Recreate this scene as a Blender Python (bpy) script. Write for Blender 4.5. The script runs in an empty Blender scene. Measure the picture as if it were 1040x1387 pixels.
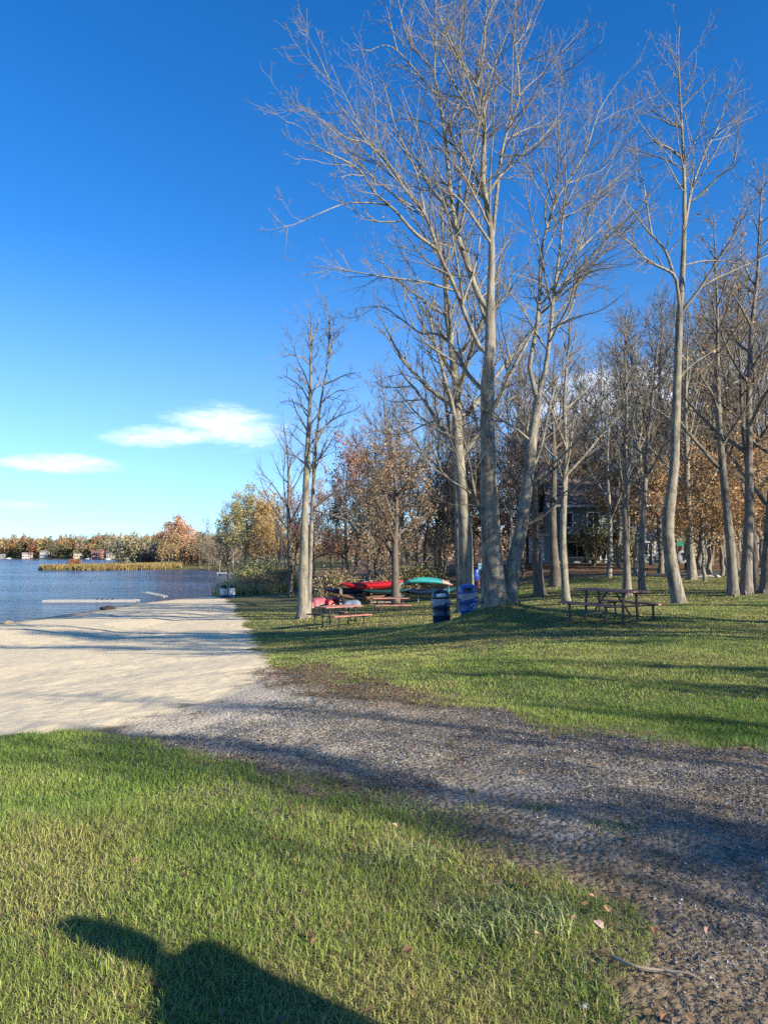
# lakeside picnic lawn in late autumn, late-afternoon sun
SKY_AIR, SKY_DUST, SKY_OZONE, SKY_STR, SKY_SAT, SKY_HUE = 1.0, 0.1, 4.2, 0.108, 1.28, 0.508
CLOUD = (6.4, 6.9, 7.9)
SUN_STR, EXPOSURE = 5.0, 1.1
import bpy, bmesh, math, random
import numpy as np
from mathutils import Matrix, Vector

rng = np.random.default_rng(11)
random.seed(5)
S = bpy.context.scene
COL = S.collection

# ------------------------------------------------------------------ camera model (photo pixels -> rays)
F, CX, CY = 1001.7, 520.0, 693.5
PITCH = math.atan(58.5 / F)
CAMZ = 1.6
WATER = -2.4
cp, sp = math.cos(PITCH), math.sin(PITCH)


def ray(px, py):
    X = (px - CX) / F
    V = (CY - py) / F
    return np.array([X, cp - V * sp, sp + V * cp])


def P(px, py, d):
    """point at forward distance d metres seen at that place of the photo"""
    r = ray(px, py)
    return np.array([0, 0, CAMZ]) + r * (d / r[1])


# ------------------------------------------------------------------ sun
SUN_AZ = math.radians(124.5)      # clockwise from +Y
SUN_EL = math.radians(22.0)


# ------------------------------------------------------------------ object helpers
def smoothstep(a, b, x):
    t = np.clip((x - a) / (b - a), 0, 1)
    return t * t * (3 - 2 * t)


def tag(o, label=None, cat=None, group=None, kind=None):
    if label: o['label'] = label
    if cat: o['category'] = cat
    if group: o['group'] = group
    if kind: o['kind'] = kind
    return o


def thing(name, loc, label, cat, group=None, rz=0.0):
    o = bpy.data.objects.new(name, None)
    o.empty_display_size = 0.2
    COL.objects.link(o)
    o.location = tuple(float(v) for v in loc)
    o.rotation_euler = (0, 0, rz)
    return tag(o, label, cat, group)


def copy_tree(o, parent=None):
    c = o.copy()
    COL.objects.link(c)
    if parent is not None:
        c.parent = parent
    for ch in list(o.children):
        copy_tree(ch, c)
    return c


def mesh_np(name, V, quads=None, tris=None, mat=None, parent=None, smooth=True, fattrs=None, cattr=None, midx=None):
    me = bpy.data.meshes.new(name)
    V = np.asarray(V, dtype=np.float32)
    me.vertices.add(len(V))
    me.vertices.foreach_set('co', V.ravel())
    loops, starts, pos = [], [], 0
    for arr, k in ((quads, 4), (tris, 3)):
        if arr is not None and len(arr):
            arr = np.asarray(arr, dtype=np.int32)
            loops.append(arr.ravel())
            starts.append(pos + np.arange(len(arr), dtype=np.int32) * k)
            pos += arr.size
    lo = np.concatenate(loops); st = np.concatenate(starts)
    me.loops.add(len(lo)); me.loops.foreach_set('vertex_index', lo)
    me.polygons.add(len(st)); me.polygons.foreach_set('loop_start', st)
    me.update(calc_edges=True)
    me.polygons.foreach_set('use_smooth', np.full(len(st), smooth, dtype=bool))
    if fattrs:
        for k, v in fattrs.items():
            a = me.attributes.new(k, 'FLOAT', 'POINT')
            a.data.foreach_set('value', np.asarray(v, dtype=np.float32))
    if cattr is not None:
        a = me.attributes.new('tint', 'FLOAT_COLOR', 'POINT')
        c4 = np.ones((len(V), 4), dtype=np.float32); c4[:, :3] = cattr
        a.data.foreach_set('color', c4.ravel())
    if isinstance(mat, (list, tuple)):
        for m_ in mat: me.materials.append(m_)
        me.polygons.foreach_set('material_index', np.asarray(midx, dtype=np.int32))
    elif mat: me.materials.append(mat)
    o = bpy.data.objects.new(name, me)
    COL.objects.link(o)
    if parent is not None: o.parent = parent
    return o


class MB:
    """collects boxes, tubes, lathes, lofts; build() links them as one mesh object"""
    def __init__(self):
        self.bm = bmesh.new()

    def box(self, c, s, rot=None, bev=0.0):
        m = Matrix.Translation(Vector(c)) @ (rot.to_4x4() if rot is not None else Matrix.Identity(4)) @ Matrix.Diagonal((s[0], s[1], s[2], 1))
        r = bmesh.ops.create_cube(self.bm, size=1.0, matrix=m)
        if bev > 0:
            es = list({e for v in r['verts'] for e in v.link_edges})
            bmesh.ops.bevel(self.bm, geom=es, offset=bev, segments=1, affect='EDGES')
        return self

    def beam(self, a, b, w, h, bev=0.0):
        a, b = Vector(a), Vector(b)
        d = b - a
        q = d.to_track_quat('X', 'Z').to_matrix()
        return self.box((a + b) / 2, (d.length, w, h), q, bev)

    def tube(self, pts, r, n=8, caps=True):
        pts = [Vector(p) for p in pts]
        rs = r if isinstance(r, (list, tuple)) else [r] * len(pts)
        rings = []
        for i, p in enumerate(pts):
            t = (pts[min(i + 1, len(pts) - 1)] - pts[max(i - 1, 0)]).normalized()
            ref = Vector((0, 0, 1)) if abs(t.z) < 0.9 else Vector((1, 0, 0))
            u = t.cross(ref).normalized(); v = t.cross(u)
            rings.append([self.bm.verts.new(p + (u * math.cos(2 * math.pi * k / n) + v * math.sin(2 * math.pi * k / n)) * rs[i]) for k in range(n)])
        self._skin(rings, caps)
        return self

    def _skin(self, rings, caps=True, closed=True):
        for a, b in zip(rings, rings[1:]):
            n = len(a)
            for k in range(n if closed else n - 1):
                try: self.bm.faces.new((a[k], a[(k + 1) % n], b[(k + 1) % n], b[k]))
                except ValueError: pass
        if caps:
            for rr in (rings[0], rings[-1]):
                try: self.bm.faces.new(rr)
                except ValueError: pass

    def lathe(self, prof, n=28, c=(0, 0, 0), caps=True, a0=0, a1=2 * math.pi):
        full = abs(a1 - a0 - 2 * math.pi) < 1e-6
        rings = []
        for r, z in prof:
            m = n if full else n + 1
            rings.append([self.bm.verts.new((c[0] + max(r, 1e-4) * math.cos(a0 + (a1 - a0) * k / n), c[1] + max(r, 1e-4) * math.sin(a0 + (a1 - a0) * k / n), c[2] + z)) for k in range(m)])
        self._skin(rings, caps and full, full)
        return self

    def loft(self, rings, caps=True):
        self._skin([[self.bm.verts.new(p) for p in r] for r in rings], caps)
        return self

    def poly(self, pts):
        self.bm.faces.new([self.bm.verts.new(p) for p in pts])
        return self

    def build(self, name, mat, parent=None, smooth=False, loc=None, rz=None):
        bmesh.ops.recalc_face_normals(self.bm, faces=self.bm.faces)
        me = bpy.data.meshes.new(name)
        self.bm.to_mesh(me); self.bm.free()
        if smooth:
            for p in me.polygons: p.use_smooth = True
            me.set_sharp_from_angle(angle=math.radians(40))
        me.materials.append(mat)
        o = bpy.data.objects.new(name, me)
        COL.objects.link(o)
        if parent is not None: o.parent = parent
        if loc is not None: o.location = tuple(float(v) for v in loc)
        if rz is not None: o.rotation_euler = (0, 0, rz)
        return o


# ------------------------------------------------------------------ node helpers
class NT:
    def __init__(self, tree):
        self.t = tree
        tree.nodes.clear()

    def n(self, typ, props=None, **ins):
        nd = self.t.nodes.new(typ)
        for k, v in (props or {}).items(): setattr(nd, k, v)
        for k, v in ins.items():
            self.set(nd, k, v)
        return nd

    def set(self, nd, key, v):
        key = key.replace('_', ' ')
        if key.startswith('#'): sock = nd.inputs[int(key[1:])]
        else: sock = nd.inputs[key]
        if hasattr(v, 'is_linked') or isinstance(v, bpy.types.NodeSocket): self.t.links.new(v, sock)
        elif isinstance(v, bpy.types.Node): self.t.links.new(v.outputs[0], sock)
        else:
            if sock.type == 'RGBA' and len(v) == 3: v = (*v, 1)
            sock.default_value = v

    def math(self, op, a, b=0.0, c=None, clamp=False):
        nd = self.t.nodes.new('ShaderNodeMath'); nd.operation = op; nd.use_clamp = clamp
        for i, v in enumerate((a, b, c)):
            if v is None: continue
            if isinstance(v, (int, float)): nd.inputs[i].default_value = v
            else: self.t.links.new(v if isinstance(v, bpy.types.NodeSocket) else v.outputs[0], nd.inputs[i])
        return nd.outputs[0]

    def mix(self, fac, a, b, mode='MIX'):
        nd = self.t.nodes.new('ShaderNodeMix'); nd.data_type = 'RGBA'; nd.blend_type = mode
        for sock, v in ((nd.inputs[0], fac), (nd.inputs[6], a), (nd.inputs[7], b)):
            if isinstance(v, (int, float)): sock.default_value = v
            elif isinstance(v, tuple): sock.default_value = (*v, 1) if len(v) == 3 else v
            else: self.t.links.new(v if isinstance(v, bpy.types.NodeSocket) else v.outputs[0], sock)
        return nd.outputs[2]

    def noise(self, vec, scale, detail=4, rough=0.55, dist=0.0):
        nd = self.n('ShaderNodeTexNoise', Scale=scale, Detail=detail, Roughness=rough, Distortion=dist)
        if vec is not None: self.t.links.new(vec, nd.inputs['Vector'])
        return nd.outputs['Fac']

    def sstep(self, v, a, b):
        nd = self.t.nodes.new('ShaderNodeMapRange'); nd.interpolation_type = 'SMOOTHSTEP'
        self.t.links.new(v, nd.inputs[0])
        nd.inputs[1].default_value = a; nd.inputs[2].default_value = b
        return nd.outputs[0]

    def ramp(self, v, stops):
        nd = self.t.nodes.new('ShaderNodeValToRGB')
        cr = nd.color_ramp
        while len(cr.elements) > 1: cr.elements.remove(cr.elements[-1])
        for i, (p, c) in enumerate(stops):
            e = cr.elements[0] if i == 0 else cr.elements.new(p)
            e.position = p; e.color = (*c, 1)
        self.t.links.new(v, nd.inputs[0])
        return nd.outputs[0]

    def vec(self, v, scale):
        nd = self.n('ShaderNodeMapping')
        self.t.links.new(v, nd.inputs['Vector'])
        nd.inputs['Scale'].default_value = scale
        return nd.outputs[0]

    def bump(self, h, strength, dist=0.02, normal=None):
        nd = self.n('ShaderNodeBump', Strength=strength, Distance=dist)
        self.t.links.new(h, nd.inputs['Height'])
        if normal is not None: self.t.links.new(normal, nd.inputs['Normal'])
        return nd.outputs[0]


def new_mat(name):
    m = bpy.data.materials.new(name)
    m.use_nodes = True
    nt = NT(m.node_tree)
    out = nt.n('ShaderNodeOutputMaterial')
    return m, nt, out


def simple_mat(name, col, rough=0.6, var=0.18, scale=6.0, metal=0.0, bump=0.15, dirt=None):
    m, nt, out = new_mat(name)
    tc = nt.n('ShaderNodeTexCoord')
    ob = tc.outputs['Object']
    f = nt.noise(ob, scale, 5, 0.6)
    dark = tuple(c * (1 - var * 1.6) for c in col)
    lite = tuple(min(1, c * (1 + var)) for c in col)
    c = nt.ramp(f, [(0.3, dark), (0.5, col), (0.72, lite)])
    if dirt:
        d = nt.sstep(nt.noise(ob, scale * 0.45, 6, 0.7), 0.52, 0.72)
        c = nt.mix(nt.math('MULTIPLY', d, 0.6), c, dirt)
    b = nt.n('ShaderNodeBsdfPrincipled', Roughness=rough, Metallic=metal)
    nt.set(b, 'Base Color', c)
    if bump:
        nt.set(b, 'Normal', nt.bump(nt.noise(ob, scale * 5, 4), bump, 0.01))
    nt.set(out, 'Surface', b)
    return m


def bark_mat(name, base, dark, lichen, sc=1.0, lich=0.5):
    m, nt, out = new_mat(name)
    tc = nt.n('ShaderNodeTexCoord'); ob = tc.outputs['Object']
    st = nt.vec(ob, (1, 1, 0.13))
    f = nt.math('ADD', nt.math('MULTIPLY', nt.noise(st, 9 * sc, 6, 0.7, 0.8), 0.6), nt.math('MULTIPLY', nt.noise(st, 24 * sc, 4, 0.7, 0.4), 0.4))
    big = nt.noise(ob, 1.3 * sc, 4, 0.6)
    c = nt.ramp(f, [(0.36, dark), (0.5, base), (0.64, tuple(min(1, x * 1.5) for x in base))])
    c = nt.mix(nt.math('MULTIPLY', nt.sstep(big, 0.48, 0.66), lich), c, lichen)
    blot = nt.sstep(nt.noise(nt.vec(ob, (1, 1, 0.55)), 2.6 * sc, 6, 0.68), 0.5, 0.62)
    c = nt.mix(nt.math('MULTIPLY', blot, 0.62), c, tuple(x * 0.85 for x in dark))
    ringm = nt.sstep(nt.noise(nt.vec(ob, (0.25, 0.25, 2.2)), 3.0, 5, 0.7), 0.57, 0.66)
    c = nt.mix(nt.math('MULTIPLY', ringm, 0.4), c, tuple(x * 1.1 for x in dark))
    b = nt.n('ShaderNodeBsdfPrincipled', Roughness=0.85)
    nt.set(b, 'Base Color', c)
    nt.set(b, 'Normal', nt.bump(f, 1.0, 0.05))
    nt.set(out, 'Surface', b)
    return m


def leaf_mat(name, trans=0.35, rough=0.55, spec=0.3):
    """leaf colour is each leaf's own, held in the mesh as an attribute"""
    m, nt, out = new_mat(name)
    at = nt.n('ShaderNodeAttribute', {'attribute_name': 'tint', 'attribute_type': 'GEOMETRY'})
    col = at.outputs['Color']
    b = nt.n('ShaderNodeBsdfPrincipled', Roughness=rough)
    b.inputs['Specular IOR Level'].default_value = spec
    nt.set(b, 'Base Color', col)
    if trans > 0:
        t = nt.n('ShaderNodeBsdfTranslucent'); nt.set(t, 'Color', col)
        mx = nt.n('ShaderNodeMixShader'); mx.inputs[0].default_value = trans
        nt.t.links.new(b.outputs[0], mx.inputs[1]); nt.t.links.new(t.outputs[0], mx.inputs[2])
        nt.set(out, 'Surface', mx)
    else:
        nt.set(out, 'Surface', b)
    return m


M = {}
M['bark_pale'] = bark_mat('bark_pale', (0.215, 0.19, 0.15), (0.065, 0.055, 0.043), (0.27, 0.265, 0.16), 1.0, 0.6)
M['limb_pale'] = bark_mat('limb_pale', (0.24, 0.215, 0.165), (0.09, 0.078, 0.06), (0.26, 0.245, 0.155), 1.0, 0.5)
M['bark_grey'] = bark_mat('bark_grey', (0.18, 0.155, 0.125), (0.065, 0.054, 0.044), (0.20, 0.195, 0.12), 1.0, 0.5)
M['bark_dark'] = bark_mat('bark_dark', (0.115, 0.093, 0.074), (0.055, 0.045, 0.036), (0.18, 0.17, 0.11), 1.2, 0.35)
M['bark_white'] = bark_mat('bark_white', (0.38, 0.35, 0.29), (0.2, 0.175, 0.145), (0.42, 0.39, 0.31), 1.0, 0.3)
M['twig'] = simple_mat('twig', (0.20, 0.17, 0.12), 0.8, 0.25, 3.0, bump=0)
M['twig_brown'] = simple_mat('twig_brown', (0.19, 0.145, 0.095), 0.8, 0.25, 3.0, bump=0)
M['leaf'] = leaf_mat('leaf', 0.38, 0.55, 0.3)
M['leaf_far'] = leaf_mat('leaf_far', 0.0, 0.8, 0.1)
M['grass'] = leaf_mat('grass_blade', 0.30, 0.48, 0.32)
# ------------------------------------------------------------------ shoreline and terrain
LAKE = np.array([(-420, -150), (-120, 14), (-60, 27), (-40, 34), (-22.4, 43), (-21.3, 50), (-20.6, 60.6), (-19.3, 66.7),
                 (-17.0, 73), (-17.2, 82), (-18.2, 95), (-20.5, 118), (-29, 150), (-41, 185), (-55, 212), (-66, 205), (-80, 198.5),
                 (-91, 199), (-95, 204), (-90, 211), (-80, 222), (-78, 250), (-84, 290), (-100, 350), (-150, 470), (-200, 590),
                 (-270, 700), (-420, 790), (-620, 815), (-900, 800), (-1500, 700), (-1500, -300)], dtype=float)


def poly_sd(poly, x, y):
    """signed distance, positive inside"""
    poly = np.asarray(poly, float)
    x = np.asarray(x, float); y = np.asarray(y, float)
    best = np.full(x.shape, 1e18); inside = np.zeros(x.shape, bool)
    n = len(poly)
    for i in range(n):
        ax, ay = poly[i]; bx, by = poly[(i + 1) % n]
        ex, ey = bx - ax, by - ay
        t = np.clip(((x - ax) * ex + (y - ay) * ey) / (ex * ex + ey * ey + 1e-12), 0, 1)
        dx, dy = x - ax - t * ex, y - ay - t * ey
        best = np.minimum(best, dx * dx + dy * dy)
        c = (ay > y) != (by > y)
        xi = ex * (y - ay) / (ey if abs(ey) > 1e-12 else 1e-12) + ax
        inside ^= c & (x < xi)
    return np.where(inside, 1, -1) * np.sqrt(best)


_CT = [  # x, y, z control heights
    (0, -30, 0.2), (-15, -20, -0.2), (15, -20, 0.4), (40, -10, 0.6), (-40, 0, -1.9), (-20, 5, -1.1), (0, 0, 0), (-3, 3, 0), (3, 3, 0.0), (-6, 6, -0.2),
    (-10, 0, -0.3), (10, 0, 0.15), (0, 6, 0.0), (-3.4, 6.8, -0.12), (4, 7, 0.02), (10, 8, 0.15), (20, 10, 0.3),
    (-6, 14, -0.75), (-2.3, 14.5, -0.53), (-10, 20, -1.2), (-4, 22, -1.15), (-12, 30, -1.85), (-22, 30, -2.15),
    (0, 12, -0.22), (4, 13, 0.0), (9, 14, 0.05), (3.3, 21, 0.02), (5.5, 18, 0.0), (1.9, 23, -0.5), (2.6, 23.3, -0.42), (2.6, 19.5, -0.16), (1, 18, -0.5),
    (-0.8, 23, -0.85), (10.2, 26, -0.1), (13.5, 29, 0.02), (-1.8, 28, -1.1), (-3.7, 34, -1.3), (-6, 34, -1.42), (-8, 45, -1.75), (-6.5, 40, -1.55), (0, 38, -1.35), (4, 32, -0.75),
    (-1, 46, -1.4), (4.5, 46, -1.1), (8, 36, -0.2), (17, 42, 0.21), (9, 45, 0.05), (20, 48, 0.35), (14, 62, 0.85), (24, 62, 1.0), (35, 45, 0.9), (30, 25, 0.5),
    (-13.5, 66, -2.2), (-14, 55, -2.1), (-10, 60, -1.95), (-6, 70, -1.6), (0, 70, -0.9), (0, 100, -0.2), (20, 100, 2.2), (50, 90, 3.0), (-10, 100, -1.6), (-12, 130, -1.6)]
_CT = np.array(_CT, float)


def _phi(r2): return np.sqrt(r2 + 4.0)


def _solve():
    n = len(_CT)
    d2 = ((_CT[:, None, :2] - _CT[None, :, :2]) ** 2).sum(-1)
    A = np.zeros((n + 3, n + 3)); A[:n, :n] = _phi(d2) + np.eye(n) * -0.12
    A[:n, n] = 1; A[:n, n + 1:] = _CT[:, :2]; A[n, :n] = 1; A[n + 1:, :n] = _CT[:, :2].T
    return np.linalg.solve(A, np.concatenate([_CT[:, 2], np.zeros(3)]))


_W = _solve()


def vnoise(x, y, seed=0):
    """smooth value noise, 0..1"""
    xi = np.floor(x).astype(np.int64); yi = np.floor(y).astype(np.int64)
    fx = x - xi; fy = y - yi
    fx = fx * fx * (3 - 2 * fx); fy = fy * fy * (3 - 2 * fy)

    def h(a, b):
        v = (a * 374761393 + b * 668265263 + seed * 1274126177) & 0x7fffffff
        v = ((v ^ (v >> 13)) * 1274126177) & 0x7fffffff
        return ((v ^ (v >> 16)) & 0xffff) / 65535.0
    return (h(xi, yi) * (1 - fx) + h(xi + 1, yi) * fx) * (1 - fy) + (h(xi, yi + 1) * (1 - fx) + h(xi + 1, yi + 1) * fx) * fy


def fbm(x, y, seed=0, o=3):
    s = 0; a = 0.5
    for k in range(o):
        s = s + a * vnoise(x * 2 ** k, y * 2 ** k, seed + k * 17); a *= 0.5
    return s / (1 - 0.5 ** o)


def height(x, y, micro=True):
    x = np.asarray(x, float); y = np.asarray(y, float)
    sh = x.shape
    x = x.ravel(); y = y.ravel()
    z = np.full(x.shape, _W[-3]) + _W[-2] * x + _W[-1] * y
    for i in range(len(_CT)):
        z = z + _W[i] * _phi((x - _CT[i, 0]) ** 2 + (y - _CT[i, 1]) ** 2)
    r = np.hypot(x, y)
    sd = poly_sd(LAKE, x, y)
    land = WATER + 0.35 + np.minimum(3.4, 0.035 * np.maximum(-sd, 0)) + 14 * smoothstep(30, 260, -sd) * smoothstep(500, 900, r)
    w = smoothstep(75, 135, r)
    z = z * (1 - w) + land * w
    # root mound under the big twin-trunk tree
    z = z + 0.30 * np.exp(-((x - 3.25) ** 2 + (y - 21) ** 2) / 0.9)
    shore = WATER + 0.03 + 0.055 * np.maximum(-sd, 0)
    z = np.where(sd <= 0, np.maximum(z, np.minimum(shore, WATER + 0.6)), np.minimum(z, WATER - 0.02 - np.minimum(0.1 * sd, 2.5)))
    if micro:
        fall = 1 / (1 + (r / 45) ** 2)
        z = z + ((fbm(x * 0.9, y * 0.9, 3) - 0.5) * 0.12 + (fbm(x * 4, y * 4, 9) - 0.5) * 0.035) * fall * np.where(sd < -0.5, 1, 0)
    return z.reshape(sh)


def hz(x, y):
    return float(height(np.array([x]), np.array([y]))[0])


_D = np.concatenate([np.arange(1.2, 30, 0.05), np.geomspace(30, 900, 500)])


def G(px, py):
    """where the ray through that photo pixel meets the ground"""
    r = ray(px, py)
    x = r[0] / r[1] * _D; z = CAMZ + r[2] / r[1] * _D
    h = height(x, _D, micro=False)
    b = np.nonzero(z < h)[0]
    i = b[0] if len(b) else len(_D) - 1
    if i == 0: return x[0], _D[0]
    a = (z[i - 1] - h[i - 1]) / max(1e-9, (z[i - 1] - h[i - 1]) + (h[i] - z[i]))
    d = _D[i - 1] + a * (_D[i] - _D[i - 1])
    return r[0] / r[1] * d, d


def gpoly(pts): return np.array([G(*p) for p in pts])


SAND = np.concatenate([gpoly([(-260, 1010), (0, 998), (90, 990), (165, 984), (225, 962), (300, 942), (352, 908), (346, 880), (333, 852), (320, 828), (312, 814)]),
                       np.array([(-16.0, 70), (-16.5, 74), (-19.5, 74), (-24, 66), (-26, 50), (-30, 42), (-48, 38), (-75, 30), (-130, 20), (-60, 8), (-20, 6.5)])])
GRAVEL = np.concatenate([gpoly([(160, 986), (215, 962), (285, 945), (352, 912), (378, 916), (440, 945), (560, 966), (700, 984), (800, 996), (1040, 1008)]),
                         np.array([(7.5, 6.9), (16, 7.6), (24, 4), (24, -6), (12, -3), (4.0, 0.2), (2.2, 1.4)]),
                         gpoly([(985, 1387), (930, 1325), (880, 1262), (815, 1205), (730, 1158), (645, 1113), (560, 1090), (430, 1057), (330, 1025), (225, 1001)])])
ROAD = np.array([(4.5, 50), (9, 46.5), (16, 45.5), (26, 45), (60, 47), (60, 52), (26, 50), (16, 50.2), (10, 51.5), (6, 54)], float)
WOOD = np.array([(-7, 70), (-3, 52), (3, 50), (5, 55), (10, 52.5), (16, 51), (26, 51), (70, 53), (120, 60), (120, 250), (-5, 250), (-14, 120)], float)
DIRT = gpoly([(365, 905), (420, 900), (480, 915), (560, 945), (540, 962), (440, 946), (372, 925)])


def sd_sand(x, y): return poly_sd(SAND, x, y) + (fbm(x * 0.7, y * 0.7, 51, 3) - 0.5) * 1.1 * smoothstep(6, 12, np.hypot(x, y)) + (fbm(x * 3, y * 3, 52, 2) - 0.5) * 0.35


def sd_gravel(x, y): return poly_sd(GRAVEL, x, y) + (fbm(x * 0.9, y * 0.9, 53, 3) - 0.5) * 0.9


def make_ground():
    a1 = np.radians(np.arange(-36, 36.01, 0.22))
    a2 = np.radians(np.arange(38, 322.1, 2.0))
    ang = np.concatenate([a1, a2])
    rad = np.concatenate([[0.02, 0.5], np.geomspace(1.0, 60, 330), np.geomspace(61, 3500, 150)])
    A, R = np.meshgrid(ang, rad)
    X = R * np.sin(A); Y = R * np.cos(A)
    Z = height(X, Y)
    nr, na = X.shape
    V = np.stack([X, Y, Z], -1).reshape(-1, 3)
    ii = np.arange(nr - 1)[:, None]; jj = np.arange(na)[None, :]
    a = ii * na + jj; b = ii * na + (jj + 1) % na
    Q = np.stack([a, b, b + na, a + na], -1).reshape(-1, 4)
    x, y = V[:, 0], V[:, 1]
    att = {'sd_sand': sd_sand(x, y), 'sd_gravel': sd_gravel(x, y), 'sd_road': poly_sd(ROAD, x, y),
           'sd_wood': poly_sd(WOOD, x, y), 'sd_dirt': poly_sd(DIRT, x, y)}
    cen = V[Q].mean(1)
    cx, cy = cen[:, 0], cen[:, 1]
    s, g, rd = sd_sand(cx, cy), sd_gravel(cx, cy), poly_sd(ROAD, cx, cy)
    reg = np.where(g > 0, 2, np.where(s > 0, 1, np.where(rd > 0, 3, 0)))
    for k, nm in enumerate(('ground', 'beach', 'gravel_road', 'road')):
        q = Q[reg == k]
        used = np.unique(q); mp = np.full(len(V), -1); mp[used] = np.arange(len(used))
        o = mesh_np(nm, V[used], quads=mp[q], mat=M['ground'], fattrs={n: v[used] for n, v in att.items()})
        tag(o, kind='structure')


def ground_mat():
    m, nt, out = new_mat('ground')
    geo = nt.n('ShaderNodeNewGeometry'); pos = geo.outputs['Position']

    def at(n): return nt.n('ShaderNodeAttribute', {'attribute_name': n, 'attribute_type': 'GEOMETRY'}).outputs['Fac']
    n1 = nt.noise(pos, 0.35, 5, 0.6); n2 = nt.noise(pos, 2.2, 5, 0.6); n3 = nt.noise(pos, 11, 4, 0.6); n4 = nt.noise(pos, 45, 3, 0.6)
    # lawn
    lawn = nt.ramp(n2, [(0.3, (0.07, 0.085, 0.028)), (0.5, (0.12, 0.125, 0.045)), (0.68, (0.18, 0.16, 0.07))])
    lawn = nt.mix(nt.math('MULTIPLY', nt.sstep(n1, 0.46, 0.66), 0.6), lawn, (0.17, 0.135, 0.06))
    lawn = nt.mix(nt.sstep(n3, 0.6, 0.75), lawn, (0.14, 0.115, 0.06))
    lawn = nt.mix(nt.math('MULTIPLY', nt.sstep(n4, 0.45, 0.7), 0.45), lawn, (0.04, 0.045, 0.015))
    # leaf litter of the woods
    vor = nt.n('ShaderNodeTexVoronoi', Scale=7.0); nt.t.links.new(pos, vor.inputs['Vector'])
    lit = nt.ramp(vor.outputs['Color'], [(0.2, (0.10, 0.06, 0.035)), (0.5, (0.19, 0.105, 0.06)), (0.8, (0.26, 0.165, 0.095))])
    lit = nt.mix(nt.sstep(n2, 0.52, 0.68), lit, (0.07, 0.075, 0.03))
    wm = nt.sstep(nt.math('ADD', at('sd_wood'), nt.math('MULTIPLY', nt.math('SUBTRACT', n1, 0.5), 9)), -1.5, 2.0)
    col = nt.mix(wm, lawn, lit)
    # earth patch
    dm = nt.sstep(nt.math('ADD', at('sd_dirt'), nt.math('MULTIPLY', nt.math('SUBTRACT', n2, 0.5), 2.4)), -0.7, 0.5)
    earth = nt.ramp(n3, [(0.3, (0.10, 0.065, 0.042)), (0.5, (0.20, 0.14, 0.09)), (0.7, (0.30, 0.225, 0.15))])
    col = nt.mix(nt.math('MULTIPLY', dm, 0.85), col, earth)
    # road
    rm = nt.sstep(at('sd_road'), -0.1, 0.15)
    col = nt.mix(rm, col, nt.ramp(n4, [(0.3, (0.06, 0.06, 0.062)), (0.7, (0.10, 0.10, 0.10))]))
    # sand
    sand = nt.ramp(n3, [(0.28, (0.63, 0.51, 0.315)), (0.5, (0.72, 0.59, 0.375)), (0.72, (0.79, 0.66, 0.435))])
    sand = nt.mix(nt.math('MULTIPLY', nt.sstep(n2, 0.5, 0.72), 0.3), sand, (0.54, 0.44, 0.30))
    speck = nt.sstep(nt.noise(pos, 60, 2, 0.7), 0.68, 0.74)
    sand = nt.mix(nt.math('MULTIPLY', speck, 0.22), sand, (0.25, 0.18, 0.11))
    wet = nt.sstep(nt.n('ShaderNodeSeparateXYZ', Vector=pos).outputs[2], WATER + 0.16, WATER + 0.02)
    sand = nt.mix(wet, sand, (0.24, 0.18, 0.12))
    # gravel
    vg = nt.n('ShaderNodeTexVoronoi', Scale=26.0); nt.t.links.new(pos, vg.inputs['Vector'])
    vs = nt.n('ShaderNodeTexVoronoi', Scale=60.0); nt.t.links.new(pos, vs.inputs['Vector'])
    g1 = nt.ramp(nt.n('ShaderNodeSeparateColor', Color=vg.outputs['Color']).outputs[0], [(0.0, (0.115, 0.093, 0.068)), (0.4, (0.215, 0.182, 0.138)), (0.75, (0.315, 0.272, 0.21)), (1.0, (0.45, 0.40, 0.32))])
    g2 = nt.ramp(nt.n('ShaderNodeSeparateColor', Color=vs.outputs['Color']).outputs[1], [(0.0, (0.115, 0.09, 0.062)), (0.6, (0.25, 0.205, 0.148)), (1.0, (0.40, 0.345, 0.26))])
    gr = nt.mix(nt.sstep(n2, 0.42, 0.58), g1, g2)
    grd = nt.sstep(nt.noise(pos, 0.9, 6, 0.65), 0.40, 0.60)
    gr = nt.mix(nt.math('MULTIPLY', grd, 0.75), gr, nt.ramp(n3, [(0.3, (0.07, 0.053, 0.038)), (0.7, (0.19, 0.15, 0.105))]))
    gsd = at('sd_gravel')
    rut = nt.math('ADD', nt.math('MULTIPLY', nt.sstep(gsd, 0.25, 0.6), nt.sstep(gsd, 1.15, 0.75)), nt.math('MULTIPLY', nt.sstep(gsd, 1.55, 1.8), nt.sstep(gsd, 2.4, 2.0)))
    gr = nt.mix(nt.math('MULTIPLY', nt.math('MULTIPLY', rut, nt.sstep(n2, 0.34, 0.6)), 0.55), gr, nt.ramp(n4, [(0.3, (0.25, 0.22, 0.175)), (0.7, (0.38, 0.34, 0.275))]))
    pale = nt.sstep(nt.math('ADD', at('sd_sand'), nt.math('MULTIPLY', nt.math('SUBTRACT', n2, 0.5), 3.0)), -4.0, -0.6)
    gr = nt.mix(nt.math('MULTIPLY', pale, 0.8), gr, (0.56, 0.475, 0.345))
    sm = nt.sstep(nt.math('ADD', at('sd_sand'), nt.math('MULTIPLY', nt.math('SUBTRACT', n2, 0.5), 0.9)), -0.22, 0.25)
    gm = nt.sstep(nt.math('ADD', at('sd_gravel'), nt.math('MULTIPLY', nt.math('SUBTRACT', n2, 0.5), 1.3)), -0.3, 0.28)
    fringe = nt.sstep(nt.math('ADD', at('sd_gravel'), nt.math('MULTIPLY', nt.math('SUBTRACT', n2, 0.5), 1.6)), -0.75, -0.05)
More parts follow.
